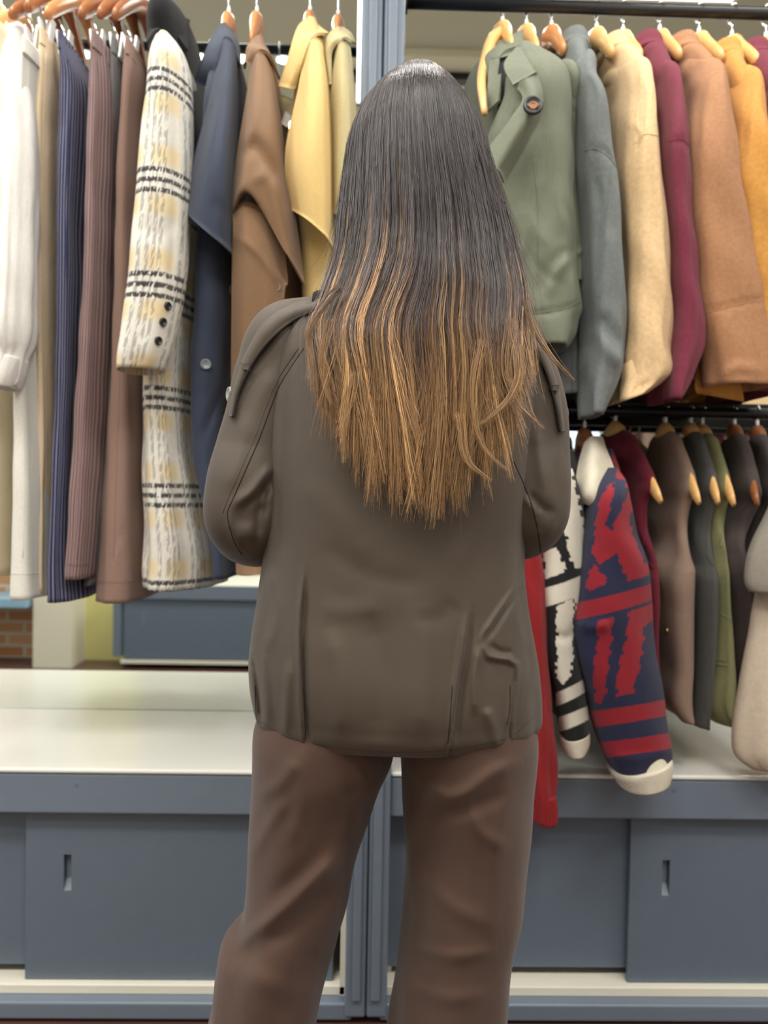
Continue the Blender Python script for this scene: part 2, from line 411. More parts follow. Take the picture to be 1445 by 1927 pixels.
# ------------------------------------------------------------------ setting
def struct(name, mb, mat, bevel=0):
    return tag(mb.build(name, mat, smooth=False, bevel=bevel), kind='structure')
XL, XR, YB = -3.4, 3.4, -1.35
struct('floor', MB().box((XL, YB, -.05), (XR, YM+.1, 0)), MAT['floor'])
struct('ceiling', MB().box((XL, YB, CEIL), (XR, YM+.1, CEIL+.1)), MAT['ceiling'])
struct('wall_front', MB().box((XL, YM+.02, 0), (XR, YM+.12, CEIL)), MAT['wall'])
struct('wall_right', MB().box((XR, YB, 0), (XR+.1, YM+.1, CEIL)), MAT['wall'])
struct('wall_back', MB().box((XL, YB-.1, 0), (XR, YB, CEIL)), MAT['wall'])
# left end is the shop front: low wall under a wide opening to the daylight
struct('wall_left', MB().box((XL-.1, YB, 0), (XL, YM+.1, .5)).box((XL-.1, YB, 2.6), (XL, YM+.1, CEIL)), MAT['wall'])
# post between the bays, following the photo's lean through the lens
zc = P(722, 1452, YC).z            # counter top height
xs = P(722, 900, YC).x
XP = P(706, 900, YC-.02).x         # post centre line
def zpy(py, Y): return P(700, py, Y).z
z_tr = zpy(1875, YC)               # bottom of cream track
z_bt = zpy(1908, YC)
z_door0 = zpy(1856, YC); z_fas0 = zpy(1533, YC); z_fas1 = zpy(1458, YC)
PW = .0455
xl_p, xr_p = XP-PW, XP+PW
# post: two frame boards with rounded mouldings and a seam between them
mb = MB()
mb.box((xl_p, YC-.03, z_bt+.01), (XP-.001, YM-.003, CEIL)).box((XP+.001, YC-.03, z_bt+.01), (xr_p, YM-.003, CEIL))
post = struct('trim_1', mb, MAT['slate_frame'], bevel=.006)
mb = MB(); mb.box((XP-.030, YC-.038, z_bt+.05), (XP-.012, YC-.028, CEIL)).box((XP+.010, YC-.038, z_bt+.05), (XP+.030, YC-.028, CEIL))
struct('trim_2', mb, MAT['slate_frame'], bevel=.004)
# base rails
struct('trim_3', MB().box((XL, YC-.025, z_bt), (XP-.03, YC+.03, z_tr)), MAT['slate_frame'], bevel=.006)
struct('trim_4', MB().box((XP+.03, YC-.025, z_bt), (XR, YC+.03, z_tr)), MAT['slate_frame'], bevel=.006)
struct('trim_5', MB().box((XL, YC+.03, 0), (XR, YC+.05, z_bt+.02)), MAT['kick'])
# mirrors behind both bays
struct('wall_mirror_left', MB().box((XL, YM, zc-.06), (xl_p, YM+.012, CEIL-.02)), MAT['mirror'])
struct('wall_mirror_right', MB().box((xr_p, YM, zc-.06), (XR, YM+.012, CEIL-.02)), MAT['mirror'])

def cabinet(side, x0, x1, door_back, door_front, pull_px, clip_px, label):
    root = thing('display_cabinet', label, 'cabinet', ((x0+x1)/2, YC, z_tr))
    MB().box((x0, YC+.003, z_tr), (x1, YC+.06, z_door0-.002)).build('door_track', MAT['cream_track'], root, smooth=False, bevel=.002)
    MB().box((x0, YC-.012, z_fas0), (x1, YC+.02, z_fas1)).build('fascia', MAT['slate_frame'], root, smooth=False, bevel=.005)
    MB().box((x0, YC+.30, z_tr), (x1, YC+.31, z_fas1)).box((x0, YC+.05, z_tr), (x1, YM-.02, z_tr+.01)).box((x0, YC+.06, z_tr), (x0+.012, YM-.02, z_fas0)).box((x1-.012, YC+.003, z_tr), (x1, YM-.02, z_fas0)).build('carcass', MAT['cream_track'], root, smooth=False)
    for k, (a, b, dy) in enumerate(door_back+door_front):
        m_ = MB()
        zb, zt = (z_door0+.018 if dy > .04 else z_door0), z_fas0+.02
        y0, y1 = YC+dy, YC+dy+.012
        if dy < .04:    # the front door has a recessed slot pull cut through it
            c = P(pull_px[0], pull_px[1], y0); hw, hh = .0085, .04
            X = [a, c.x-hw, c.x+hw, b]; Z = [zb, c.z-hh, c.z+hh, zt]
            m_.box((X[0], y0, zb), (X[1], y1, zt)).box((X[2], y0, zb), (X[3], y1, zt)).box((X[1], y0, zb), (X[2], y1, Z[1])).box((X[1], y0, Z[2]), (X[2], y1, zt))
        else: m_.box((a, y0, zb), (b, y1, zt))
        d = m_.build('sliding_door', MAT['slate'], root, smooth=False)
        if dy < .04:
            # scoop of the pull: sloping inner floor
            V = [(c.x-hw, y0+.001, c.z-hh), (c.x+hw, y0+.001, c.z-hh), (c.x+hw, y1+.006, c.z-hh+.02), (c.x-hw, y1+.006, c.z-hh+.02), (c.x+hw, y1+.006, c.z+hh), (c.x-hw, y1+.006, c.z+hh)]
            mm = MB(); mm.add(V, [(0, 1, 2, 3), (3, 2, 4, 5)]); mm.build('finger_pull', MAT['slate_frame'], d, smooth=False)
            q = P(clip_px[0], clip_px[1], y0-.004)
            mm = MB(); s = .011
            mm.box((q.x-s, y0-.006, q.z-.016), (q.x-s+.003, y0, q.z+.014)).box((q.x+s-.003, y0-.006, q.z-.016), (q.x+s, y0, q.z+.014)).box((q.x-s, y0-.006, q.z+.011), (q.x+s, y0, q.z+.014)).box((q.x-s, y0-.008, q.z-.018), (q.x+s, y0-.002, q.z-.014)).box((q.x-s+.005, y0-.004, q.z-.008), (q.x+s-.005, y0, q.z-.002))
            mm.build('door_clip', MAT['clear'], d, smooth=False, bevel=.0008)
    return root
xa = P(48, 1700, YC+.02).x; xb = P(628, 1700, YC+.02).x; xc = P(1184, 1700, YC+.02).x
cabinet('left', XL, xl_p, [(XL, xa+.1, .045)], [(xa, xb, .02)], (127, 1642), (92, 1859), 'slate grey low cabinet with sliding doors left of the post')
cabinet('right', xr_p, XR, [(xr_p+.002, xc+.1, .045)], [(xc, XR-.02, .02)], (1253, 1652), (1236, 1868), 'slate grey low cabinet with sliding doors right of the post')
def counter(x0, x1, label):
    o = MB().box((x0, YC-.016, z_fas1+.0005), (x1, YM-.001, zc+.004)).build('countertop', MAT['white_counter'], smooth=False, bevel=.008)
    return tag(o, label, 'countertop')
counter(XL, xl_p, 'glossy white countertop, bare and shiny, on the left cabinet')
counter(xr_p, XR, 'white countertop under the sweaters and vests on the right cabinet')

# LED strip beside the post
MAT['led'] = simple('led_diffuser', (250, 252, 255), .4, emit=2.2)
q0, q1 = P(677, 0, YC+.03), P(681, 200, YC+.03)
root = thing('led_strip_light', 'slim white vertical light strip along the left edge of the slate post', 'light', (xl_p-.006, YC+.03, q1.z))
MB().box((xl_p-.009, YC+.0, q1.z), (xl_p-.0005, YC+.012, CEIL-.05)).build('diffuser', MAT['led'], root, smooth=False, bevel=.002)
MB().box((xl_p-.010, YC+.0125, q1.z-.004), (xl_p-.0005, YC+.02, CEIL-.045)).build('housing', MAT['white_plastic'], root, smooth=False)

# ceiling panels (real luminaires) and the row of small spotlights
MAT['panel'] = simple('light_panel', (255, 250, 240), .5, emit=6)
for i, (x, y, sx, sy, pw) in enumerate(PANELS):
    names = ['above the left rack', 'above the right rack', 'left of centre', 'right of centre', 'near the shop front', 'near the right wall', 'above the opposite counter']
    r = thing('ceiling_light', 'white rectangular ceiling light panel '+names[i], 'light', (x, y, CEIL-.03), 'ceiling light panels')
    m_ = MB(); t = .02
    m_.box((x-sx/2-t, y-sy/2-t, CEIL-.03), (x+sx/2+t, y-sy/2, CEIL)).box((x-sx/2-t, y+sy/2, CEIL-.03), (x+sx/2+t, y+sy/2+t, CEIL)).box((x-sx/2-t, y-sy/2, CEIL-.03), (x-sx/2, y+sy/2, CEIL)).box((x+sx/2, y-sy/2, CEIL-.03), (x+sx/2+t, y+sy/2, CEIL))
    m_.build('frame', MAT['white_plastic'], r, smooth=False)
    ld = bpy.data.lights.new('panel_glow', 'AREA'); ld.shape = 'RECTANGLE'; ld.size = sx; ld.size_y = sy; ld.energy = pw; ld.color = (1, .965, .91)
    lo = bpy.data.objects.new('panel_glow', ld); COL.objects.link(lo); lo.parent = r; lo.location = (0, 0, .012)
def spot_at(px, i):
    q = P(px, 120, 3.44); yy = 2*YM-3.44
    r = thing('ceiling_spotlight', 'small round white spotlight glowing in a row on the ceiling', 'spotlight', (q.x, yy, CEIL-.02), 'row of small ceiling spotlights')
    path_tube([(q.x, yy, CEIL), (q.x, yy, CEIL-.02)], .034, n=20).build('housing', MAT['white_plastic'], r)
    path_tube([(q.x, yy, CEIL-.0201), (q.x, yy, CEIL-.024)], .028, n=20).build('lens', MAT['panel'], r)
for i, px in enumerate((20, 88, 158, 200, 258, 315, 375, 455, 533, 600)): spot_at(px, i)
q = P(770, 155, 3.5)
tag(MB().box((-.1, .80, CEIL-.06), (2.4, .86, CEIL-.03)).build('track_rail', MAT['black_metal'], smooth=False, bevel=.003), 'long black lighting track under the ceiling seen in the mirror', 'track')
struct('trim_6', MB().box((-.15, .66, CEIL-.03), (2.5, .98, CEIL)), MAT['column'])

# opposite side of the shop, seen in the mirrors
def PM(px, py, yv):
    q = P(px, py, yv); return Vector((q.x, 2*YM-q.y, q.z))
YO = -.73; yv = 2*YM-YO
xo = PM(212, 1200, yv).x
root = thing('opposite_cabinet', 'slate cabinet with sliding doors across the aisle, seen in the mirror', 'cabinet', (xo+2, YO, 0))
MB().box((xo, YB+.01, .08), (XR-.05, YO-.02, z_fas1)).build('body', MAT['slate'], root, smooth=False)
MB().box((xo, YO-.02, z_fas0), (XR-.05, YO+.01, z_fas1)).box((xo, YO-.02, .08), (xo+.05, YO, z_fas0)).build('frame', MAT['slate_frame'], root, smooth=False, bevel=.004)
MB().box((xo+.05, YO-.02, z_tr-.01), (XR-.05, YO+.002, z_tr+.012)).build('door_track', MAT['cream_track'], root, smooth=False)
for k in range(4):
    a = xo+.07+k*1.15
    d = MB().box((a, YO-.019, z_tr+.02), (a+1.1, YO-.008, z_fas0)).build('sliding_door', MAT['slate'], root, smooth=False)
    for dx in (.12, .98): MB().box((a+dx-.01, YO-.0079, z_fas0-.17), (a+dx+.01, YO-.006, z_fas0-.09)).build('finger_pull', MAT['slate_frame'], d, smooth=False, bevel=.003)
tag(MB().box((xo, YB+.01, z_fas1+.0005), (XR-.05, YO+.012, zc)).build('countertop', MAT['white_counter'], smooth=False, bevel=.006), 'white countertop across the aisle, seen in the mirror', 'countertop')
struct('trim_7', MB().box((PM(135, 1200, yv).x, YB, 0), (xo-.004, YO-.25, CEIL)), MAT['yellow'])
struct('trim_8', MB().box((PM(62, 1200, yv).x, YB, 0), (PM(135, 1200, yv).x, YO+.0, CEIL)), MAT['column'])
struct('trim_9', MB().box((XL+.02, YB, 0), (PM(62, 1200, yv).x-.003, YO-.3, CEIL)), MAT['brick'])
sh = MB().box((XL+.05, YO-.3, PM(30, 1142, yv).z), (PM(62, 1200, yv).x-.02, YO+.05, PM(30, 1125, yv).z)); MAT['teal'] = simple('pale_blue_shelf', (150, 190, 215), .3)
tag(sh.build('wall_shelf', MAT['teal'], smooth=False, bevel=.004), 'pale blue shelf on the brick wall, seen in the mirror', 'shelf')
MAT['window'] = simple('daylit_window', (205, 225, 250), .3, emit=1.6)
a, b = PM(1052, 875, yv+.55), PM(1134, 700, yv+.55)
struct('window_1', MB().box((a.x, YB, a.z-.2), (b.x, YB+.02, b.z)), MAT['window'])

# ------------------------------------------------------------------ rods
def zof(py, Y, px=722): return P(px, py, Y).z
rl = P(1100, 15, YROD).z; rlow = P(1100, 772, YROD).z; rleft = 2.46
def rod(name, x0, x1, z, r, label, Y=YROD):
    root = thing(name, label, 'clothes rail', ((x0+x1)/2, Y, z))
    path_tube([(x0, Y, z), (x1, Y, z)], r, n=20).build('tube', MAT['black_metal'], root)
    for x in (x0, x1): path_tube([(x-.006, Y, z), (x+.006, Y, z)], r*1.8, n=20).build('flange', MAT['black_metal'], root)
    return root
rod('clothes_rail', XL+.01, xl_p-.007, rleft, .014, 'black clothes rail over the left bay')
rod('clothes_rail', xr_p+.007, XR-.01, rl, .0145, 'upper black clothes rail in the right bay')
rr_ = rod('clothes_rail', xr_p+.007, XR-.01, rlow, .013, 'lower black clothes rail in the right bay')
MB().box((xr_p+.001, YROD+.05, rlow+.0), (XR, YROD+.075, rlow+.03)).build('rear_bar', MAT['black_metal'], rr_, smooth=False, bevel=.003)

# ------------------------------------------------------------------ hangers
def hanger(px, Y, ztop, zrod, wmat, label, group, drop=.15, half=.21, ang=0, tips=True, clips=None, thick=.009, xw=None):
    x = P(px, 927-(ztop-CAM.z)/Y*F_PX, Y).x if xw is None else xw
    root = thing('clothes_hanger', label, 'hanger', (x, Y, ztop), group); root.rotation_euler = (0, 0, ang)
    k = 25; ys = np.linspace(-half, half, k); mb = MB(); V = []; n = 14
    pts = [(0, y, -.018-drop*(abs(y)/half)**1.25) for y in ys]
    rad = [.0185+.012*math.exp(-(y/.035)**2)-.004*(abs(y)/half)**2 for y in ys]; rad[0] *= .55; rad[-1] *= .55; rad[1] *= .9; rad[-2] *= .9
    path_tube(pts, rad, n=n, flat=1, mb=mb)
    V = mb.v[0]; V[:, 0] *= thick/.0185*(1.0+.25*np.exp(-(V[:, 1]/.05)**2))
    me = mb.build('wooden_arms', wmat, root, origin=(0, 0, 0)); me.location = (0, 0, 0)
    h = zrod-ztop; r = .021
    pts = [(0, 0, 0), (0, 0, .03), (0, 0, max(.04, h-r*1.2))]
    for a in np.linspace(-70, 150, 12): pts.append((0, math.cos(math.radians(a))*-r*-1, h+math.sin(math.radians(a))*r*1.0-.002))
    o = path_tube(pts, .0021, n=8).build('hook', MAT['chrome'], root, origin=(0, 0, 0)); o.location = (0, 0, 0)
    o = path_tube([(0, 0, -.002), (0, 0, .022)], .0042, n=10).build('ferrule', MAT['white_plastic'], root, origin=(0, 0, 0)); o.location = (0, 0, 0)
    if clips:
        for (cx, cz, cy) in clips:
            m_ = MB()
            for s in (-1, 1):
                m_.add([(cx+s*.004, cy-.012, cz-.03), (cx+s*.009, cy-.012, cz-.03), (cx+s*.016, cy-.012, cz+.022), (cx+s*.011, cy-.012, cz+.024),
                        (cx+s*.004, cy+.012, cz-.03), (cx+s*.009, cy+.012, cz-.03), (cx+s*.016, cy+.012, cz+.022), (cx+s*.011, cy+.012, cz+.024)],
                       [(0, 1, 2, 3), (7, 6, 5, 4), (0, 4, 5, 1), (1, 5, 6, 2), (2, 6, 7, 3), (3, 7, 4, 0)])
            o = m_.build('clip', MAT['white_plastic'], root, origin=(0, 0, 0), smooth=False, bevel=.001); o.location = (0, 0, 0)
            o = path_tube([(cx, cy, cz-.005), (cx, cy, cz+.02), (cx*.5, cy, cz+.05)], .0025, n=8).build('clip_stem', MAT['chrome'], root, origin=(0, 0, 0)); o.location = (0, 0, 0)
    return root

ZT = P(1175, 66, YROD).z
UR = [(945, 'light', 'pale wooden hanger carrying the sage trench coat, first on the upper right rail', 50),
      (990, 'light', 'pale wooden hanger behind the sage trench coat collar', 56), (1037, 'mid', 'reddish brown wooden hanger, the darkest on the upper right rail', 58),
      (1122, 'light', 'pale wooden hanger just right of the grey coat collar', 62), (1172, 'light', 'pale wooden hanger between the cream coat and the burgundy coat', 68),
      (1241, 'light', 'pale wooden hanger between the burgundy coat and the brown coat', 66), (1315, 'light', 'pale wooden hanger between the brown coat and the mustard coat', 70),
      (1377, 'light', 'pale wooden hanger right of the mustard coat collar', 76), (1441, 'light', 'pale wooden hanger at the right edge of the upper rail', 78)]
for px, wm, lb, py in UR: hanger(px, YROD, P(px, py, YROD).z, rl, MAT['wood_'+wm], lb, 'wooden hangers on the upper right rail', thick=.0115, half=.135, drop=.105)
for px, py, lb in ((0, 16, 'wooden hanger at the left edge holding the beige shirt'), (45, 22, 'wooden hanger holding the white blouse'), (320, 28, 'wooden hanger inside the black coat'), (430, 33, 'wooden hanger of the navy trench coat'), (483, 32, 'wooden hanger of the brown trench coat'), (583, 30, 'wooden hanger of the mustard trench coat'), (636, 38, 'wooden hanger of the pale khaki coat next to the post')):
    hanger(px, YROD, P(px, py, YROD).z, rleft, MAT['wood_mid'] if px > 60 else MAT['wood_light'], lb, 'wooden hangers on the left rail', thick=.008, half=.075 if px > 60 else .21, drop=.085 if px > 60 else .15)
# trouser hangers, their arms show brown over the trousers
TH = [(64, -8, (62, 72), 'ivory trousers'), (92, -20, (88, 58), 'sand trousers'), (128, -8, (122, 82), 'navy pinstripe trousers'), (186, -8, (184, 80), 'mauve pinstripe trousers'),
      (216, -8, (221, 86), 'grey trousers'), (243, -6, (247, 92), 'taupe trousers')]
for px, py, cp, lb in TH:
    z = P(px, py, YROD).z; q = P(cp[0], cp[1], 1.76)
    x0 = P(px, py, YROD).x; x0 = x0*.45+(q.x+.0)*.55
    hanger(px, YROD, z, rleft, MAT['wood_dark'] if px != 128 else MAT['wood_mid'], 'brown wooden clip hanger holding the '+lb, 'clip hangers on the left rail', drop=.15, thick=.01, xw=x0,
           clips=[(q.x-x0, q.z-z, 1.76-YROD), (q.x-x0, q.z-z, 2.06-YROD)])

# ------------------------------------------------------------------ left bay garments
def gar(name, label, cat, px, py, Y=YROD, group=None): return thing(name, label, cat, P(px, py, Y), group)
MAT['ivory'] = fabric('ivory_denim', (222, 220, 212), big=.25)
MAT['chiffon'] = fabric('white_chiffon', (226, 224, 220), rough=.6, big=.5, bigscale=14)
MAT['beige'] = fabric('beige_linen', (208, 196, 168))
MAT['sand'] = fabric('sand_twill', (224, 202, 170), big=.35)
MAT['navy_pin'] = fabric('navy_pinstripe', (40, 44, 74), rough=.7, pattern=stripes((160, 160, 182), .017, .15, .75), big=.35)
MAT['mauve_pin'] = fabric('mauve_pinstripe', (112, 88, 88), rough=.7, pattern=stripes((190, 168, 168), .017, .15, .75), big=.3)
MAT['grey_tr'] = fabric('grey_flannel', (112, 112, 112))
MAT['taupe'] = fabric('taupe_crepe', (142, 116, 106), big=.2)
MAT['plaid'] = fabric('plaid_wool', (236, 232, 222), rough=.95, sheen=.15, weave=500, wb=.8, pattern=plaid, big=.4)
MAT['black_cl'] = fabric('black_wool', (26, 26, 30), sheen=.1)
MAT['navy'] = fabric('navy_gabardine', (50, 58, 76), rough=.75, sheen=.15, big=.2)
MAT['brown'] = fabric('brown_gabardine', (128, 99, 74), rough=.75, sheen=.15, big=.25)
MAT['mustard'] = fabric('mustard_gabardine', (214, 184, 122), rough=.8, big=.2)
MAT['khaki'] = fabric('pale_khaki_gabardine', (180, 168, 128), rough=.8, big=.2)
MAT['btn_dark'] = simple('dark_horn_button', (38, 36, 36), .3)
MAT['btn_grey'] = simple('grey_horn_button', (120, 126, 134), .22, var=.4, bscale=200)
MAT['gold'] = simple('gold_button', (222, 190, 110), .25, metal=.8)
MAT['stitch_dark'] = simple('dark_seam', (30, 26, 23), .9)

def trousers(px0, label, mat, rows, yf=1.70, yb=2.06, folds=None, hem=None, loops=None, cr=None, seed=0):
    root = gar('trousers', label, 'trousers', px0, 90, YROD, 'trousers on clip hangers')
    f = folds or [(5, .0, .003, seed, 1.5), (9, .001, .002, seed*2.1, -2)]
    mb = pxloft(rows, yf, yb, m=110, n=72, e=2.6, folds=f, wrinkle=.0012, seed=seed, creases=cr)
    o = mb.build('fabric_leg', mat, root)
    b = bvh_of([o])
    r0 = rows[0]; w = r0[2]-r0[1]
    pxloft([(r0[0]-3, r0[1]-1, r0[2]+1), (r0[0]+14, r0[1]-2, r0[2]+2), (r0[0]+30, r0[1]-2, r0[2]+3)], yf-.004, yb+.004, m=12, n=40, bottom='closed').build('waistband', mat, root)
    if hem:
        xl, xr = np.interp(hem, [r[0] for r in rows], [r[1] for r in rows]), np.interp(hem, [r[0] for r in rows], [r[2] for r in rows])
        seam(b, [(xl+3, hem), ((xl+xr)/2, hem+2), (xr-3, hem)], .0006, mat, root, 'hem_stitch')
    # front crease / fly line
    mid = [(r[1]*.55+r[2]*.45, r[0]) for r in rows[1:-1]]
    seam(b, mid, .0007, mat, root, 'side_seam', off=.0002)
    return root

# beige shirt at the very edge, white blouse with cuff
root = gar('shirt', 'beige shirt with collar at the far left edge, cut by the frame', 'shirt', 0, 40)
pxloft([(48, -12, 12), (80, -24, 14), (130, -36, 16), (400, -40, 13), (800, -46, 14), (1085, -50, 12)], 1.66, 2.1, m=60, folds=[(4, 0, .006, 1, 2)]).build('body', MAT['beige'], root)
patch([[(2, 34, 1.87), (14, 40, 1.82), (20, 62, 1.74)], [(-8, 48, 1.85), (4, 62, 1.78), (10, 88, 1.71)]], .004).build('collar', MAT['beige'], root)
root = gar('blouse', 'sheer white blouse with a cuffed sleeve and small gold button', 'blouse', 40, 50)
pxloft([(46, 26, 48, 1.84, 2.0), (60, 12, 52, 1.76, 2.05), (100, -2, 46, 1.70, 2.1), (300, -12, 38), (500, -14, 30), (640, -16, 16)], 1.70, 2.12, m=60, folds=[(6, 0, .008, 1, 2), (11, 0, .003, 2, 1)], wrinkle=.003).build('body', MAT['chiffon'], root)
sl = pxloft([(90, 2, 30, 1.68, 1.76), (140, -8, 36, 1.64, 1.76), (250, -12, 42, 1.61, 1.74), (400, -14, 38, 1.58, 1.72), (540, -18, 34, 1.56, 1.70), (640, -20, 30, 1.56, 1.69), (664, -12, 26, 1.57, 1.67), (672, -14, 25, 1.57, 1.67), (722, -22, 14, 1.57, 1.66)], 1.6, 1.7, m=70, folds=[(5, .001, .005, 1, 2), (9, 0, .003, 2, 1)], wrinkle=.002).build('sleeve', MAT['chiffon'], root)
b = bvh_of([sl]); h, n_ = hit(b, 8, 688)
pxloft([(668, -16, 26, 1.566, 1.672), (674, -17, 26, 1.565, 1.673), (722, -24, 15, 1.565, 1.665), (727, -24, 13, 1.566, 1.664)], 1.6, 1.7, m=14).build('cuff', MAT['chiffon'], root)
if h: disc(h+n_*.004, n_, .0055, .003, MAT['gold'], root)

t = trousers(62, 'ivory white straight trousers hanging beside the white blouse', MAT['ivory'],
    [(88, 52, 66), (110, 47, 66), (180, 42, 62), (300, 38, 58), (500, 34, 58), (700, 26, 66), (900, 20, 76), (1050, 14, 78), (1125, 11, 80)], hem=1078, seed=1, yf=1.66,
    cr=[([(62, 560), (70, 800), (72, 1050)], 5, .004)])
trousers(92, 'sand beige trousers between the ivory and the navy ones', MAT['sand'],
    [(68, 80, 94), (100, 76, 100), (250, 66, 100), (500, 62, 102), (800, 72, 104), (1000, 76, 98), (1110, 78, 96)], hem=None, seed=2, yf=1.72, cr=[([(84, 150), (82, 500), (92, 900)], 5, -.004)])
trousers(128, 'navy pinstripe trousers, hem lowest beside the mauve pair', MAT['navy_pin'],
    [(78, 116, 130), (110, 114, 142), (150, 110, 158), (230, 106, 160), (400, 104, 152), (600, 103, 150), (800, 101, 144), (950, 96, 138), (1060, 88, 140), (1130, 84, 146)], seed=3, yf=1.68,
    cr=[([(118, 120), (124, 180), (116, 260)], 6, -.006), ([(132, 300), (122, 560), (130, 900)], 9, .005), ([(143, 130), (150, 500), (140, 800)], 5, -.006)])
trousers(186, 'mauve brown pinstripe trousers with turned-up hem', MAT['mauve_pin'],
    [(78, 176, 196), (108, 170, 198), (150, 166, 204), (300, 160, 203), (500, 156, 198), (750, 140, 190), (950, 130, 178), (1052, 123, 170), (1088, 121, 166)], seed=4, yf=1.67, hem=1062,
    cr=[([(170, 130), (178, 200), (168, 320)], 7, .004), ([(192, 120), (198, 400), (186, 900)], 5, -.005)])
trousers(221, 'narrow grey trousers squeezed between mauve and taupe pairs', MAT['grey_tr'],
    [(84, 214, 226), (110, 208, 232), (200, 204, 232), (260, 204, 226), (500, 196, 216), (800, 184, 212), (1000, 172, 200), (1100, 160, 186)], seed=5, yf=1.74)
trousers(247, 'plain taupe brown trousers against the plaid coat', MAT['taupe'],
    [(88, 240, 254), (115, 236, 258), (200, 226, 256), (350, 218, 250), (500, 212, 252), (700, 202, 254), (900, 188, 256), (1050, 178, 258), (1132, 172, 260)], seed=6, yf=1.71, hem=1094,
    cr=[([(205, 1090), (220, 1030), (250, 990)], 6, .002, 's')])

# plaid coat: body, near sleeve with three buttons
root = gar('coat', 'cream plaid wool coat with black triple stripes and a hanging sleeve', 'coat', 320, 60)
bd = pxloft([(62, 292, 318, 1.8, 2.0), (90, 280, 340, 1.72, 2.06), (180, 275, 350, 1.70, 2.1), (400, 262, 358), (520, 258, 362), (700, 252, 352), (850, 250, 362), (950, 250, 378), (1040, 249, 394), (1085, 247, 395), (1108, 247, 392)], 1.69, 2.08, m=110, n=90, e=2.5,
    folds=[(4, 0, .007, .5, 1.5), (7, 0, .004, 2, -1), (13, 0, .0015, 0, 1)], wrinkle=.002,
    creases=[([(270, 700), (274, 900), (276, 1105)], 5, -.016), ([(332, 420), (345, 480), (356, 560)], 6, -.01), ([(320, 640), (318, 850), (330, 1100)], 16, .006)]).build('body', MAT['plaid'], root)
sl = pxloft([(60, 296, 318, 1.70, 1.76), (72, 280, 332, 1.66, 1.78), (100, 268, 341, 1.62, 1.78), (180, 258, 345, 1.59, 1.76), (300, 245, 346, 1.575, 1.74), (420, 235, 341, 1.565, 1.72), (540, 224, 330, 1.56, 1.70), (620, 214, 316, 1.555, 1.69), (675, 207, 300, 1.555, 1.68), (692, 208, 294, 1.56, 1.675)], 1.57, 1.7, m=90, n=90, e=2.1,
    folds=[(3, .001, .003, 0, 2), (6, 0, .002, 1, 1)], wrinkle=.0015, creases=[([(322, 120), (330, 300), (322, 560)], 9, -.006), ([(250, 420), (300, 440), (335, 410)], 14, -.004)]).build('sleeve', MAT['plaid'], root)
b = bvh_of([sl])
for (x, y) in ((315, 576), (306, 606), (297, 641)):
    h, n_ = hit(b, x, y)
    if h: disc(h, n_, .0085, .005, MAT['btn_dark'], root)
MAT['black_lining'] = fabric('black_lining', (18, 18, 22), rough=.5)  # black cloth colour for the painted shade in the sage coat's neck
patch([[(282, 60, 1.80), (300, 36, 1.84), (330, 26, 1.93), (352, 40, 2.0)], [(278, 84, 1.76), (300, 58, 1.80), (330, 60, 1.85), (362, 90, 1.96)]], .006).build('collar', MAT['plaid'], root)

# black coat behind
root = gar('coat', 'black coat with only its shoulder showing behind the plaid coat', 'coat', 340, 35)
pxloft([(28, 312, 340, 1.84, 2.0), (36, 296, 352, 1.78, 2.06), (60, 284, 358, 1.74, 2.1), (130, 288, 364), (200, 300, 382), (260, 310, 395), (420, 320, 386), (800, 324, 380)], 1.76, 2.12, yr=1.86, m=70, folds=[(4, 0, .006, 0, 1)]).build('body', MAT['black_cl'], root)
patch([[(278, 62, 1.76), (300, 36, 1.80), (330, 27, 1.84), (356, 40, 1.86)], [(276, 84, 1.73), (298, 58, 1.75), (325, 64, 1.78), (352, 96, 1.80)]], .008).build('collar', MAT['black_cl'], root)

def trench(label, mat, px, body, flap, collar, btns, cr_body=None, cr_flap=None, bmat='btn_grey', yf=1.69, tabs=None, seed=0, flapkw=None, bh=1.72, hk=55):
    root = gar('trench_coat', label, 'coat', px, hk, YROD)
    bd = pxloft(body, yf, 2.1, m=110, n=80, e=2.5, folds=[(4, 0, .007, seed, 1.5), (7, 0, .003, 2+seed, -1)], wrinkle=.0015, creases=cr_body, seed=seed).build('body', mat, root)
    objs = [bd]
    if flap is not None:
        fl = pxloft(flap, 1.62, 1.76, m=90, n=80, e=2.1, folds=[(3, .001, .004, seed, 2)], wrinkle=.0012, creases=cr_flap, seed=seed+3, hemdepth=.03).build('sleeve', mat, root)
        objs.append(fl)
    if collar is not None: patch(collar, .005, m=20, n=24).build('collar', mat, root)
    b = bvh_of(objs)
    for (x, y) in btns:
        h, n_ = hit(b, x, y)
        if h: disc(h, n_, .0115, .005, MAT[bmat], root)
    return root, b
def drop_flap(grid, mat, root, name='storm_flap', **kw): return patch(grid, .004, m=40, n=30, **kw).build(name, mat, root)

# navy trench
root, b = trench('navy trench coat with wide cape sleeve and large grey button', MAT['navy'], 430,
    [(70, 404, 440, 1.8, 2.0), (110, 392, 446, 1.74, 2.08), (200, 372, 446), (400, 356, 445), (520, 352, 443), (640, 346, 436), (760, 344, 430), (860, 350, 432), (960, 376, 440), (1050, 396, 444), (1086, 398, 446)],
    None, [[(366, 152, 1.76), (388, 95, 1.72), (412, 50, 1.80), (428, 42, 1.92)], [(392, 165, 1.76), (404, 115, 1.70), (424, 66, 1.74), (448, 84, 1.88)], [(396, 172, 1.76), (410, 130, 1.70), (432, 84, 1.73), (452, 128, 1.80)]],
    [(387, 686), (434, 546)], cr_body=[([(436, 470), (438, 600), (428, 690), (380, 830)], 7, -.02), ([(360, 820), (372, 930), (400, 1060)], 9, .008, 's'), ([(350, 740), (372, 745), (405, 728)], 3, -.003)], seed=1)
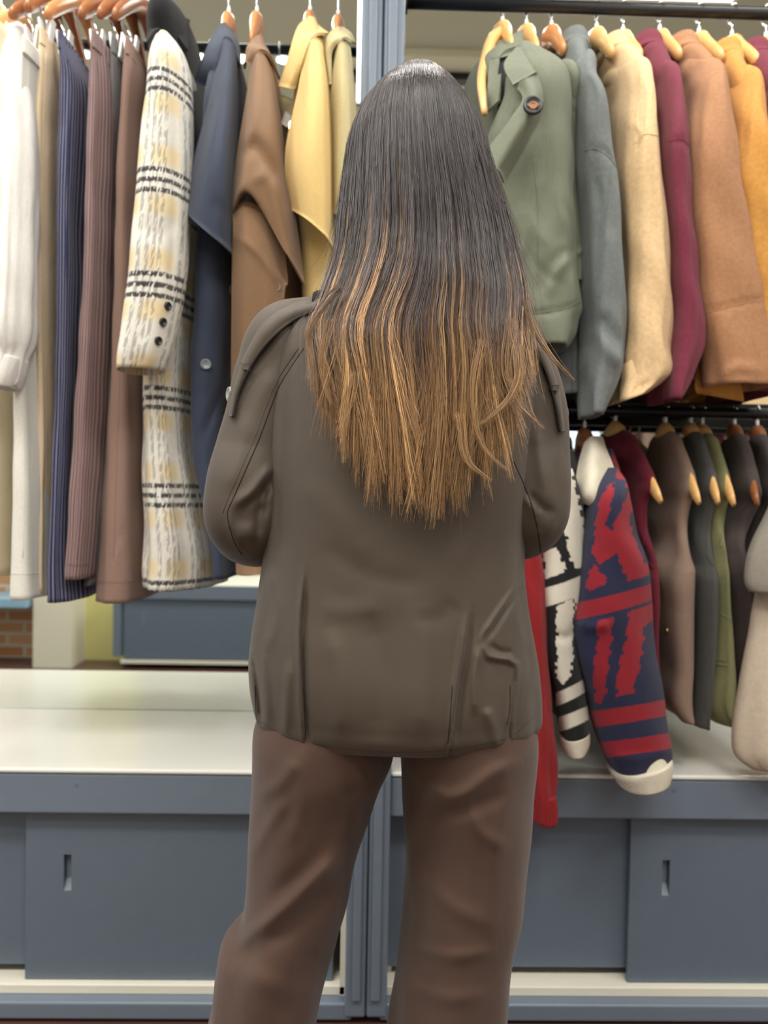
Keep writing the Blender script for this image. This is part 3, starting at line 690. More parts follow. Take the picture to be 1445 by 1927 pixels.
drop_flap([[(418, 76, 1.73), (426, 70, 1.71), (436, 78, 1.72), (442, 92, 1.78)],
           [(398, 170, 1.69), (418, 165, 1.65), (434, 165, 1.66), (447, 172, 1.74)],
           [(368, 290, 1.66), (398, 292, 1.60), (424, 292, 1.61), (446, 292, 1.70)],
           [(338, 385, 1.68), (368, 418, 1.60), (408, 452, 1.60), (445, 487, 1.68)]], MAT['navy'], root, 'cape_sleeve', creases=[([(430, 90), (424, 250), (410, 440)], 10, .006), ([(398, 380), (430, 400), (444, 380)], 10, -.004)])
# brown trench
root, b = trench('brown trench coat with draped folds between the navy and mustard coats', MAT['brown'], 483,
    [(76, 474, 500, 1.8, 2.0), (110, 466, 514, 1.74, 2.08), (200, 462, 526), (330, 450, 545), (450, 440, 560), (520, 438, 562), (620, 436, 550), (760, 438, 540), (900, 446, 520), (1080, 448, 500)],
    None, [[(460, 130, 1.72), (464, 100, 1.72), (472, 78, 1.78), (482, 66, 1.88)], [(462, 118, 1.69), (474, 92, 1.69), (490, 90, 1.71), (504, 96, 1.80)], [(474, 118, 1.69), (486, 96, 1.68), (506, 104, 1.70), (526, 150, 1.78)]],
    [], seed=2, cr_body=[([(452, 640), (470, 560), (520, 500)], 16, .006), ([(444, 470), (500, 540), (540, 560)], 12, -.006)])
drop_flap([[(478, 98, 1.70), (486, 95, 1.68), (496, 98, 1.70), (508, 106, 1.76)],
           [(462, 200, 1.67), (480, 200, 1.62), (508, 205, 1.63), (526, 215, 1.72)],
           [(446, 300, 1.66), (472, 300, 1.60), (512, 305, 1.60), (536, 310, 1.68)],
           [(436, 400, 1.66), (462, 352, 1.60), (515, 385, 1.60), (558, 430, 1.66)],
           [(436, 412, 1.68), (466, 362, 1.615), (535, 470, 1.61), (572, 536, 1.65)]], MAT['brown'], root, 'cape_sleeve', creases=[([(452, 300), (480, 275), (506, 310), (520, 350)], 13, -.016), ([(490, 110), (488, 190), (476, 260)], 8, .005), ([(470, 350), (498, 330), (530, 400), (560, 520)], 12, .01)])
drop_flap([[(438, 400, 1.66), (462, 380, 1.64), (500, 400, 1.645), (528, 440, 1.66)],
           [(440, 432, 1.64), (468, 446, 1.61), (506, 480, 1.62), (540, 530, 1.65)],
           [(438, 520, 1.66), (462, 520, 1.62), (500, 540, 1.62), (534, 560, 1.64)],
           [(436, 800, 1.68), (456, 800, 1.655), (486, 800, 1.65), (524, 790, 1.66)], [(446, 1080, 1.69), (460, 1082, 1.665), (480, 1082, 1.66), (500, 1080, 1.67)]], MAT['brown'], root, 'front_panel', creases=[([(442, 440), (480, 470), (530, 540)], 8, .006)])
h = P(521, 541, 1.632); disc(h, (0, -1, 0), .0085, .005, MAT['btn_grey'], root)
# mustard trench
root, b = trench('mustard yellow trench coat with a wide sleeve', MAT['mustard'], 583,
    [(40, 570, 600, 1.8, 2.0), (80, 555, 622, 1.74, 2.08), (200, 540, 632), (380, 548, 645), (480, 556, 655), (620, 560, 660), (800, 560, 660)],
    None, [[(526, 163, 1.74), (548, 92, 1.72), (562, 50, 1.78), (582, 32, 1.86)], [(542, 166, 1.70), (562, 110, 1.68), (576, 70, 1.70), (602, 52, 1.80)], [(556, 166, 1.70), (572, 110, 1.67), (592, 68, 1.68), (618, 64, 1.78)]],
    [], seed=3)
drop_flap([[(578, 80, 1.70), (588, 72, 1.67), (600, 74, 1.68), (610, 88, 1.74)],
           [(562, 170, 1.67), (584, 166, 1.61), (606, 168, 1.61), (621, 180, 1.70)],
           [(538, 295, 1.66), (572, 300, 1.58), (606, 300, 1.58), (628, 300, 1.67)],
           [(545, 392, 1.67), (578, 412, 1.59), (608, 440, 1.58), (628, 472, 1.66)]], MAT['mustard'], root, 'cape_sleeve', creases=[([(590, 90), (592, 250), (600, 430)], 14, .006)])
patch([[(528, 178, 1.79), (556, 190, 1.77)], [(524, 200, 1.79), (552, 210, 1.77)], [(545, 262, 1.80), (540, 230, 1.78)]], .004, m=14, n=10).build('sleeve_tab', MAT['khaki'], root)
patch([[(538, 206, 1.775), (550, 216, 1.772)], [(528, 232, 1.775), (540, 240, 1.772)]], .002, m=6, n=6).build('care_tag', MAT['ivory'], root)
# pale khaki coat
root, b = trench('pale khaki coat hanging closest to the post', MAT['khaki'], 636,
    [(60, 626, 650, 1.8, 2.0), (90, 616, 662, 1.74, 2.08), (200, 612, 668), (380, 614, 672), (600, 620, 676), (800, 622, 676)],
    None, [[(618, 150, 1.70), (612, 90, 1.73), (624, 60, 1.78), (645, 52, 1.90)], [(622, 160, 1.68), (616, 100, 1.69), (634, 68, 1.70), (660, 64, 1.80)], [(624, 160, 1.68), (624, 104, 1.69), (644, 74, 1.69), (668, 82, 1.76)]], [], seed=4)
drop_flap([[(634, 84, 1.70), (642, 78, 1.68), (650, 80, 1.69), (658, 90, 1.74)],
           [(624, 180, 1.68), (640, 176, 1.64), (654, 178, 1.64), (668, 186, 1.70)],
           [(622, 300, 1.67), (638, 300, 1.62), (656, 300, 1.62), (672, 300, 1.69)],
           [(620, 398, 1.67), (638, 404, 1.62), (656, 400, 1.62), (672, 396, 1.69)]], MAT['khaki'], root, 'cape_sleeve')

# ------------------------------------------------------------------ upper right coats
MAT['sage'] = fabric('sage_gabardine', (110, 115, 98), rough=.7, sheen=.1, big=.6, bigscale=12)
MAT['greywool'] = fabric('grey_wool', (112, 118, 118), var=.16, sheen=.12, weave=500, wb=.5, big=.5)
MAT['camel'] = fabric('camel_wool', (222, 190, 146), var=.16, sheen=.12, weave=500, wb=.5, big=.5)
MAT['burg'] = fabric('burgundy_wool', (118, 48, 66), var=.16, sheen=.1, weave=500, wb=.5, big=.5)
MAT['suede'] = fabric('caramel_brown_wool', (170, 124, 90), var=.16, sheen=.12, weave=500, wb=.5, big=.5)
MAT['ochre'] = fabric('ochre_wool', (200, 144, 72), var=.16, sheen=.12, weave=500, wb=.5, big=.5)
def side_coat(label, mat, px, body, sleeve, collar, seams=(), cr=None, seed=0, srange=(1.60, 1.76), hk=70, name='coat', tilt=0):
    root = gar(name, label, 'coat', px, hk, YROD)
    if isinstance(body, tuple):
        pxn, pyn, th, pyb = body
        top = sleeve[0]; X0 = P(pxn, pyn, YROD).x; zn = P(pxn, pyn, YROD).z-.004; XS = P((top[1]+top[2])/2, top[0], 1.70).x; zs = P(top[1], top[0], 1.73).z
        zb = P(pxn, pyb, 1.74).z; Xm = (X0+XS)/2
        bd = wloft([(zn, X0, .012, YROD, .05), (zn-.012, X0, .026, YROD, .075), (zn*.4+zs*.6, Xm, .032, YROD-.01, .15), (zs-.005, Xm, .036, YROD-.01, .195), (zs-.05, Xm, th, YROD-.01, .215), (zs*.5+zb*.5, Xm+.01, th*1.1, YROD-.01, .2), (zb, Xm, th*1.2, YROD-.01, .2)],
                   m=100, n=80, e=2.4, skew=(X0-XS)/.23, folds=[(4, 0, .006, seed, 1.5), (7, 0, .003, 2+seed, -1)], wrinkle=.0015, seed=seed).build('body', mat, root)
        wloft([(zn+.026, X0, .022, YROD+.005, .045), (zn+.030, X0, .027, YROD+.005, .055), (zn+.018, X0-.001, .034, YROD, .068), (zn-.012, X0-.003, .040, YROD-.005, .084), (zn-.030, X0-.004, .042, YROD-.012, .094), (zn-.034, X0-.004, .038, YROD-.012, .090)],
              m=24, n=60, e=2.2, skew=(X0-XS)/.23, bottom='closed', wrinkle=.0015).build('collar', mat, root)
        collar = None
        r0, r1, r2 = sleeve[0], sleeve[1], sleeve[2]
        sleeve = [(pyn+10, pxn+2, pxn+30, 1.84, 1.96), (min(r0[0], r1[0]-5), pxn+10, r0[2]+2, 1.76, 1.94), (r1[0], r1[1]-12, r1[2], 1.69, 1.90), (r1[0]+30, r1[1]-10, (r1[2]*.6+r2[2]*.4), 1.65, 1.85), (r2[0], r2[1], r2[2], 1.62, 1.80)]+list(sleeve[3:])
    else: bd = pxloft(body, 1.72, 2.12, yr=1.80, m=100, n=80, e=2.4, folds=[(4, 0, .006, seed, 1.5), (7, 0, .003, 2+seed, -1)], wrinkle=.0015, seed=seed, creases=cr).build('body', mat, root)
    sl = pxloft(sleeve, *srange, m=100, tilt=tilt, n=80, e=2.15, folds=[(3, .001, .005, seed+1, 2), (5, 0, .003, 2*seed, -2), (9, .0004, .0015, seed, 3)], wrinkle=.0026, seed=seed+5, creases=cr).build('sleeve', mat, root)
    if collar:
        patch(collar, .007, m=18, n=20).build('collar', mat, root)
    b = bvh_of([bd, sl])
    for s in seams: seam(b, s, .0011, mat, root, 'seam', off=.0002)
    return root, b, sl, bd
# sage trench
root, b, sl, bd = side_coat('sage green trench coat facing the room, first on the upper right rail', MAT['sage'], 950,
    [(60, 935, 965, 1.84, 2.0), (95, 900, 1010, 1.78, 2.08), (180, 872, 1030), (300, 868, 1045), (420, 880, 1050), (560, 900, 1055), (640, 920, 1050)],
    [(80, 978, 1000, 1.70, 1.78), (92, 970, 1036, 1.66, 1.78), (104, 966, 1064, 1.64, 1.78), (118, 962, 1080, 1.62, 1.78), (150, 960, 1086, 1.60, 1.78), (250, 925, 1088), (350, 925, 1090), (420, 932, 1092), (470, 940, 1096), (540, 950, 1102), (575, 958, 1104), (592, 966, 1098), (620, 975, 1094), (648, 995, 1080)],
    None, seams=[[(962, 590), (1020, 588), (1070, 578), (1100, 560)], [(1005, 300), (1012, 400), (1010, 520)]], seed=2,
    cr=[([(1020, 320), (1000, 400), (1030, 470)], 9, .005), ([(1060, 380), (1075, 450), (1060, 530)], 9, .006, 's'), ([(990, 430), (1010, 500), (1060, 540)], 8, -.005), ([(1040, 200), (1060, 350), (1040, 470)], 22, .009), ([(1020, 560), (1045, 500), (1085, 470)], 12, .008, 's'), ([(960, 500), (990, 450), (985, 380)], 10, .006), ([(968, 590), (1030, 588), (1104, 568)], 6, -.006), ([(1075, 110), (1090, 260), (1092, 460)], 6, -.006)])
# collar, lapels, storm flap
patch([[(944, 84, 1.84), (962, 68, 1.83), (985, 58, 1.84)], [(920, 130, 1.78), (950, 92, 1.78), (985, 82, 1.80)], [(918, 170, 1.74), (945, 104, 1.74), (982, 86, 1.76)]], .005).build('collar', MAT['sage'], root)
patch([[(922, 112, 1.74), (944, 108, 1.73)], [(918, 160, 1.70), (943, 150, 1.69)], [(916, 212, 1.68), (940, 190, 1.66)]], .005).build('lapel', MAT['sage'], root)
patch([[(974, 88, 1.70), (978, 86, 1.69)], [(948, 126, 1.62), (1000, 122, 1.60)], [(966, 162, 1.58), (1010, 138, 1.57)]], .006, m=16, n=16).build('lapel', MAT['sage'], root)
fl = patch([[(968, 160, 1.60), (990, 148, 1.56), (1010, 138, 1.585)], [(984, 185, 1.55), (1004, 185, 1.53), (1020, 180, 1.58)], [(962, 222, 1.55), (985, 235, 1.52), (1012, 225, 1.58)], [(916, 282, 1.56), (935, 320, 1.53), (948, 345, 1.60)]], .005, m=40, n=30, creases=[([(1010, 220), (965, 290), (940, 340)], 9, -.012)]).build('storm_flap', MAT['sage'], root)
q = P(1003, 199, 1.512); disc(q, (-.1, -1, .1), .019, .006, MAT['btn_dark'], root)
q = P(1003, 199, 1.505); disc(q, (-.1, -1, .1), .008, .003, MAT['wood_dark'], root)
patch([[(942, 112, 1.74), (962, 104, 1.74)], [(946, 180, 1.74), (985, 200, 1.68)], [(942, 290, 1.72), (950, 300, 1.66)]], .004).build('placket', MAT['sage'], root)
for y in (575, 612):
    h, n_ = hit(b, 1096 if y < 600 else 1090, y)
    if h: disc(h, n_, .0085, .005, MAT['btn_dark'], root)
# second sage jacket behind
root, b, sl, bd = side_coat('olive jacket mostly hidden behind the sage trench coat', MAT['sage'], 1050,
    [(112, 1036, 1052, 1.84, 2.0), (128, 1030, 1062, 1.78, 2.08), (300, 1030, 1082), (540, 1030, 1095), (600, 1030, 1090)],
    [(116, 1056, 1076, 1.70, 1.76), (130, 1050, 1090, 1.68, 1.78), (200, 1050, 1094), (300, 1060, 1096), (420, 1070, 1098), (490, 1072, 1106), (512, 1080, 1100), (530, 1084, 1094)], None, seed=3, srange=(1.68, 1.78), cr=[([(1072, 205), (1082, 210), (1092, 222)], 3, -.004), ([(1078, 480), (1098, 470)], 6, .01)])
# grey
root, b, sl, bd = side_coat('grey wool coat between the sage trench and the cream coat', MAT['greywool'], 1085,
    (1078, 92, .036, 740),
    [(100, 1098, 1118, 1.70, 1.76), (112, 1092, 1130, 1.66, 1.78), (160, 1096, 1140), (260, 1098, 1162), (330, 1100, 1176), (430, 1108, 1182), (560, 1112, 1190), (640, 1114, 1192), (680, 1110, 1186), (730, 1112, 1166), (778, 1118, 1142)],
    [[(1052, 92, 1.82), (1062, 80, 1.88), (1078, 76, 1.95)], [(1058, 104, 1.79), (1075, 90, 1.81), (1092, 92, 1.86)], [(1066, 122, 1.76), (1078, 106, 1.77), (1096, 100, 1.80)]],
    seams=[[(1100, 284), (1118, 280), (1140, 292), (1164, 320)], [(1152, 300), (1142, 400), (1126, 560)]], seed=4,
    cr=[([(1100, 282), (1130, 282), (1165, 322)], 5, -.005), ([(1114, 600), (1145, 640), (1186, 680)], 20, .014, 's'), ([(1122, 330), (1132, 400), (1120, 470)], 9, -.006), ([(1075, 700), (1110, 730)], 10, -.006), ([(1150, 430), (1140, 560)], 12, .006)])
# cream / camel
root, b, sl, bd = side_coat('cream camel wool coat with straight sleeve on the upper right rail', MAT['camel'], 1150,
    (1153, 100, .034, 730),
    [(112, 1206, 1222, 1.70, 1.76), (124, 1196, 1236, 1.66, 1.78), (200, 1186, 1248), (300, 1180, 1258), (420, 1188, 1272), (560, 1190, 1277), (650, 1186, 1276), (715, 1180, 1275), (745, 1174, 1226)],
    [[(1134, 118, 1.82), (1142, 96, 1.88), (1160, 88, 1.95)], [(1142, 140, 1.79), (1154, 108, 1.80), (1176, 102, 1.86)], [(1148, 176, 1.76), (1160, 122, 1.76), (1182, 108, 1.80)]],
    seams=[[(1196, 270), (1215, 252), (1242, 256)], [(1206, 140), (1206, 200), (1204, 270)]], seed=5, tilt=.35,
    cr=[([(1212, 150), (1206, 250), (1200, 300)], 6, -.006), ([(1178, 230), (1198, 236), (1208, 256)], 4, .006), ([(1182, 745), (1220, 722), (1272, 715)], 6, -.006), ([(1262, 300), (1268, 420), (1266, 560)], 4, -.005)])
# burgundy
root, b, sl, bd = side_coat('burgundy wool coat between the cream and the caramel coats', MAT['burg'], 1225,
    (1212, 98, .034, 730),
    [(118, 1262, 1276, 1.70, 1.76), (132, 1256, 1286, 1.66, 1.78), (200, 1256, 1298), (262, 1256, 1306), (400, 1262, 1312), (500, 1270, 1322), (600, 1274, 1333), (640, 1272, 1334), (690, 1266, 1316), (735, 1262, 1296), (750, 1266, 1286)],
    [[(1194, 108, 1.82), (1204, 92, 1.88), (1222, 85, 1.95)], [(1206, 122, 1.79), (1216, 100, 1.81), (1234, 102, 1.86)], [(1214, 130, 1.76), (1224, 112, 1.77), (1242, 106, 1.80)]],
    seams=[[(1258, 266), (1280, 262), (1306, 286)]], seed=6, cr=[([(1258, 266), (1284, 264), (1307, 288)], 5, -.004), ([(1264, 140), (1262, 260)], 6, -.007)])
# caramel
root, b, sl, bd = side_coat('caramel brown wool coat with a wide cuffed sleeve', MAT['suede'], 1295,
    (1276, 100, .036, 715),
    [(114, 1340, 1358, 1.70, 1.76), (126, 1328, 1374, 1.66, 1.78), (200, 1314, 1392), (300, 1306, 1408), (400, 1308, 1425), (500, 1316, 1444), (585, 1326, 1458), (594, 1328, 1460), (660, 1342, 1466), (722, 1352, 1468)],
    [[(1256, 106, 1.82), (1264, 92, 1.88), (1282, 86, 1.95)], [(1272, 124, 1.79), (1280, 102, 1.81), (1302, 98, 1.86)], [(1280, 128, 1.76), (1290, 110, 1.77), (1310, 104, 1.80)]],
    seams=[[(1326, 590), (1380, 576), (1450, 562)]], seed=7, cr=[([(1326, 588), (1380, 574), (1450, 560)], 5, -.006), ([(1330, 130), (1318, 200), (1308, 300)], 7, -.006), ([(1352, 712), (1390, 690), (1440, 700)], 9, .006)])
patch([[(1318, 650, 1.72), (1345, 640, 1.70), (1380, 660, 1.70)], [(1308, 722, 1.72), (1350, 720, 1.70), (1392, 716, 1.70)], [(1312, 738, 1.73), (1360, 748, 1.71), (1400, 756, 1.71)]], .006).build('far_sleeve', MAT['ochre'], root)
# ochre
root, b, sl, bd = side_coat('ochre mustard wool coat right of the caramel coat', MAT['ochre'], 1365,
    (1362, 112, .036, 730),
    [(130, 1414, 1428, 1.70, 1.76), (144, 1402, 1442, 1.66, 1.78), (220, 1396, 1458), (320, 1394, 1478), (450, 1410, 1500), (600, 1430, 1520), (700, 1440, 1530)],
    [[(1342, 118, 1.82), (1350, 104, 1.88), (1364, 98, 1.95)], [(1354, 128, 1.79), (1364, 110, 1.81), (1380, 110, 1.86)], [(1364, 132, 1.76), (1370, 120, 1.77), (1392, 118, 1.80)]], seed=8,
    cr=[([(1412, 150), (1402, 240), (1396, 320)], 6, -.006)])
root, b, sl, bd = side_coat('second burgundy coat cut off by the right edge', MAT['burg'], 1420,
    (1414, 112, .034, 735),
    [(130, 1470, 1490, 1.70, 1.76), (150, 1462, 1500), (400, 1468, 1530), (700, 1470, 1540)],
    [[(1394, 114, 1.82), (1404, 100, 1.88), (1420, 98, 1.95)], [(1406, 132, 1.79), (1418, 110, 1.81), (1440, 112, 1.86)], [(1420, 145, 1.76), (1428, 122, 1.77), (1450, 120, 1.80)]], seed=9)

# ------------------------------------------------------------------ lower right rail
def vcolfab(name, **kw): return fabric(name, (255, 255, 255), vcol=True, **kw)
MAT['knit'] = vcolfab('patterned_knit', rough=.95, sheen=.12, weave=300, wb=.9, big=.3, var=.05)
MAT['redknit'] = fabric('red_knit', (158, 38, 42), rough=.95, sheen=.1, weave=300, wb=.9, big=.3)
MAT['creamknit'] = fabric('cream_rib_knit', (222, 214, 194), weave=250, wb=.9)
MAT['v_burg'] = fabric('wine_knit', (104, 30, 46), weave=400, wb=.5)
MAT['v_taupe'] = fabric('mocha_wool', (140, 118, 104), weave=400, wb=.5)
MAT['v_char'] = fabric('charcoal_wool', (82, 82, 80), weave=400, wb=.6)
MAT['v_olive'] = fabric('olive_felt', (124, 124, 88), weave=400, wb=.4)
MAT['v_dark'] = fabric('espresso_cloth', (76, 66, 64), weave=400, wb=.4)
MAT['greycloth'] = fabric('greige_cloth', (148, 142, 132), weave=400, wb=.4)
MAT['creamcoat'] = fabric('oatmeal_cloth', (206, 190, 172), weave=400, wb=.4)
ZL = rlow
LR = [(1100, 812, 'dark', 'brown wooden hanger behind the cream knitted collar', 1097), (1158, 800, 'light', 'pale wooden hanger of the wine red vest with its tip showing', 1172),
      (1252, 803, 'light', 'wooden hanger of the mocha vest with its pale tip showing', 1258), (1300, 803, 'light', 'wooden hanger of the charcoal vest, tip above the armhole', 1300),
      (1322, 806, 'light', 'wooden hanger of the olive vest, rightmost pale tip', 1320), (1382, 806, 'dark', 'dark wooden hanger of the espresso vest', 1385), (1425, 808, 'dark', 'dark wooden hanger at the right edge of the lower rail', 1428)]
ANG = {1158: .19, 1300: -.095, 1322: -.07, 1382: -.19, 1425: -.2}
for px, py, wm, lb, _ in LR: hanger(px, YROD, P(px, py, YROD).z, rlow, MAT['wood_'+wm], lb, 'wooden hangers on the lower right rail', drop=.165, thick=.010, ang=ANG.get(px, 0))
# pale front tips poking out of the vests belong to the same hangers: the arms carry on to them
def vest(label, mat, px, py, tip, rows, group=None, cat='vest', name='vest', seed=0, arm=None, det=(), edge=True, thick=.022):
    """sleeveless: body slab between neck and front armhole; rows below armhole in px at the front"""
    root = gar(name, label, cat, px, py)
    X0 = P(px, py, YROD).x; zh = P(px, py, YROD).z
    def arm(y): return zh-.018-.165*(abs(y)/.21)**1.25
    W = pxconv(rows, 1.69, 2.14); zt = arm(.165)
    top = [(arm(.04)+.024, X0, .012, YROD, .045), (arm(.05)+.018, X0, .020, YROD, .07), (arm(.09)+.018, X0, thick, YROD, .105), (arm(.13)+.016, X0, thick*1.05, YROD, .14), (zt+.012, X0, thick*1.1, YROD, .172), (zt-.012, X0, thick*1.1, YROD, .180),
           (zt-.035, X0, thick*1.05, YROD, .160), ((zt*.5+W[0][0]*.5), X0*.7+W[0][1]*.3, thick*1.1, YROD+.005, .155)]
    R = interp(top+[W[0]]+list(W[1:]), 120); R[:, 2] = np.maximum(R[:, 2], .002)
    k_ = np.clip((R[:, 0]-W[0][0])/(zt-W[0][0]), 0, 1)*ANG.get(px, 0)   # the garment turns with its hanger
    body = MB(); ring_loft(body, R, n=80, skew=-k_[:, None], e=2.5, folds=[(4, 0, .005, seed, 1.5), (7, 0, .003, 2+seed, -1)], wrinkle=.0012, seed=seed)
    bd = body.build('body', mat, root); b = bvh_of([bd])
    return root, b
MAT['edge_dark'] = fabric('dark_piping', (52, 44, 42))
vest('wine red sleeveless knit vest behind the navy and red sweater', MAT['v_burg'], 1158, 800, (1236, 918),
     [(1062, 1212, 1236, 1.72, 2.1), (1090, 1208, 1240), (1200, 1206, 1240), (1380, 1210, 1246)], seed=1)
r, b = vest('mocha brown wool vest on the lower right rail', MAT['v_taupe'], 1252, 803, (1310, 920),
     [(1050, 1262, 1304, 1.72, 2.1), (1072, 1250, 1316), (1150, 1246, 1314), (1250, 1254, 1312), (1340, 1262, 1308), (1353, 1275, 1306)], seed=2)
q = hit(b, 1256, 1186); 
if q[0]: disc(q[0], q[1], .005, .004, MAT['gold'], r, 'button')
vest('charcoal grey wool vest between the mocha and olive vests', MAT['v_char'], 1300, 803, (1344, 932),
     [(1062, 1316, 1344, 1.72, 2.1), (1090, 1312, 1352), (1200, 1312, 1348), (1364, 1308, 1328)], seed=3)
r, b = vest('olive green felt vest with a flap pocket', MAT['v_olive'], 1322, 806, (1372, 925),
     [(1040, 1344, 1362, 1.72, 2.1), (1080, 1340, 1368), (1180, 1334, 1380), (1250, 1332, 1386), (1350, 1336, 1388), (1362, 1350, 1387)], seed=4)
for dy in (0, 9): seam(b, [(1336, 1238+dy), (1350, 1241+dy), (1368, 1244+dy)], .0012, MAT['v_olive'], r, 'pocket_welt')
seam(b, [(1342, 1150), (1374, 1168), (1366, 1210)], .0009, MAT['v_olive'], r, 'seam')
r, b = vest('espresso brown vest with a buttoned front, right of the olive vest', MAT['v_dark'], 1382, 806, (1418, 925),
     [(1040, 1366, 1404, 1.72, 2.1), (1070, 1366, 1412), (1140, 1370, 1430), (1230, 1376, 1434), (1300, 1386, 1428), (1310, 1390, 1424)], seed=5, thick=.028)
vest('dark vest at the right end of the lower rail', MAT['v_dark'], 1425, 808, (1455, 930),
     [(1040, 1424, 1456, 1.74, 2.1), (1200, 1428, 1470), (1330, 1436, 1460)], seed=6)
root = gar('jacket', 'greige jacket sleeve entering at the right edge beside the dark vests', 'jacket', 1460, 840)
pxloft([(880, 1495, 1510, 1.61, 1.67), (930, 1478, 1524), (980, 1454, 1526), (1020, 1434, 1526), (1060, 1422, 1526), (1100, 1420, 1526), (1118, 1428, 1520)], 1.60, 1.68, m=40, folds=[(4, 0, .004, 1, 1)]).build('body', MAT['greycloth'], root)
root = gar('coat', 'oatmeal coat low in the right corner with dark lining showing', 'coat', 1450, 1100)
pxloft([(1000, 1490, 1520), (1090, 1446, 1524), (1200, 1426, 1524), (1300, 1408, 1510), (1410, 1396, 1512), (1440, 1408, 1514), (1456, 1430, 1514)], 1.64, 1.72, m=50, folds=[(4, 0, .006, 1, 1)], creases=[([(1442, 1430), (1432, 1448)], 3, -.01)]).build('body', MAT['creamcoat'], root)

def inpoly(px, py, poly):
    x, y = np.asarray(px), np.asarray(py); r = np.zeros(x.shape, bool); k = len(poly)
    for i in range(k):
        x0, y0 = poly[i]; x1, y1 = poly[(i+1) % k]
        if y0 == y1: continue
        c = ((y0 > y) != (y1 > y)) & (x < (x1-x0)*(y-y0)/(y1-y0)+x0); r ^= c
    return r
def jag(px, py, a=3.5, s=9.0):
    """stair-stepped knit edge"""
    k = np.floor(py/s); return px+a*(np.sin(k*12.9898)*43758.5453 % 1-.5)*2, py+a*.3*(np.sin(np.floor(px/6)*7.77)*917.3 % 1-.5)
NAVY, RED, CREAM, BLK = [np.array(lin(c)) for c in ((40, 44, 72), (150, 36, 48), (232, 226, 210), (34, 35, 36))]
def bandp(xl, yl, xr, yr, h, sag=0): # slanted band polygon
    xs = np.linspace(xl, xr, 8); t = (xs-xl)/(xr-xl); ys = yl+(yr-yl)*t+sag*np.sin(np.pi*t)
    return [(x, y) for x, y in zip(xs, ys)]+[(x, y+h) for x, y in zip(xs[::-1], ys[::-1])]
def col_red(px, py):
    c = np.tile(NAVY, (len(px), 1)); jx, jy = jag(px, py)
    jagged = [[(1166, 920), (1182, 900), (1240, 1040), (1240, 1075), (1182, 1095), (1160, 1040), (1128, 1065), (1136, 1020), (1150, 960)],
              [(1130, 930), (1165, 895), (1190, 960), (1175, 1015), (1150, 1005), (1130, 1060), (1112, 1040)],
              [(1118, 1060), (1142, 1090), (1142, 1100), (1104, 1112), (1106, 1085)],
              [(1124, 1168), (1154, 1160), (1150, 1210), (1144, 1260), (1140, 1300), (1134, 1325), (1120, 1320), (1116, 1260), (1124, 1210)],
              [(1184, 1150), (1242, 1130), (1240, 1155), (1212, 1180), (1208, 1230), (1202, 1265), (1190, 1305), (1160, 1312), (1162, 1270), (1172, 1225), (1180, 1190)],
              [(1152, 850), (1200, 880), (1215, 960), (1186, 980), (1164, 930)]]
    for p in jagged: c[inpoly(jx, jy, p)] = RED
    for p in (bandp(1080, 1135, 1250, 1090, 32, 4), bandp(1100, 1340, 1290, 1308, 31, 3), bandp(1120, 1398, 1300, 1372, 30, 2)): c[inpoly(px, py, p)] = RED
    for p in ([(1156, 900), (1180, 905), (1178, 940), (1150, 1000), (1140, 990), (1150, 950)], [(1186, 965), (1204, 962), (1232, 1050), (1216, 1062), (1190, 1010)]): c[inpoly(jx, jy, p)] = NAVY
    return c
def col_bw(px, py):
    c = np.tile(BLK, (len(px), 1)); jx, jy = jag(px, py, 4, 7)
    for p in ([(1040, 870), (1075, 880), (1110, 1040), (1104, 1065), (1078, 1070), (1060, 980), (1052, 1010), (1040, 960)], [(1022, 1040), (1050, 1030), (1064, 1076), (1030, 1090), (1024, 1080)],
              [(1046, 1140), (1078, 1126), (1080, 1200), (1076, 1270), (1062, 1290), (1048, 1275), (1048, 1200)], [(1080, 1120), (1106, 1108), (1098, 1150), (1086, 1175)]): c[inpoly(jx, jy, p)] = CREAM
    for p in (bandp(1018, 1108, 1115, 1072, 36, 4), bandp(1046, 1304, 1120, 1264, 26, 3), bandp(1050, 1350, 1122, 1318, 28, 3)): c[inpoly(px, py, p)] = CREAM
    return c
# red long ribbed sleeve of a cardigan in front of the counter edge
root = gar('cardigan', 'plain red knitted cardigan with a long ribbed sleeve hanging over the counter edge', 'cardigan', 1000, 850)
pxloft([(820, 980, 1000, 1.8, 2.0), (860, 960, 1010, 1.72, 2.1), (1000, 960, 1020), (1200, 970, 1030), (1330, 975, 1030)], 1.70, 2.1, m=60, folds=[(4, 0, .006, 1, 1)]).build('body', MAT['redknit'], root)
sl = pxloft([(860, 965, 1000, 1.66, 1.74), (900, 960, 1012), (1050, 978, 1026), (1150, 985, 1034), (1250, 990, 1036), (1400, 998, 1048), (1498, 1002, 1052), (1506, 1005, 1050), (1550, 1007, 1053), (1553, 1009, 1051)], 1.60, 1.70, m=100, n=90, folds=[(3, 0, .003, 1, 1), (5, 0, .002, 1, 4)], wrinkle=.002)
sl = sl.build('sleeve', MAT['redknit'], root)
pxloft([(1502, 1004, 1050.5), (1506, 1004, 1051.5), (1551, 1006, 1054.5), (1554, 1008, 1053)], 1.598, 1.702, m=14, n=200, folds=[(34, .0012, .0012, 0, 0)]).build('ribbed_cuff', MAT['redknit'], root)
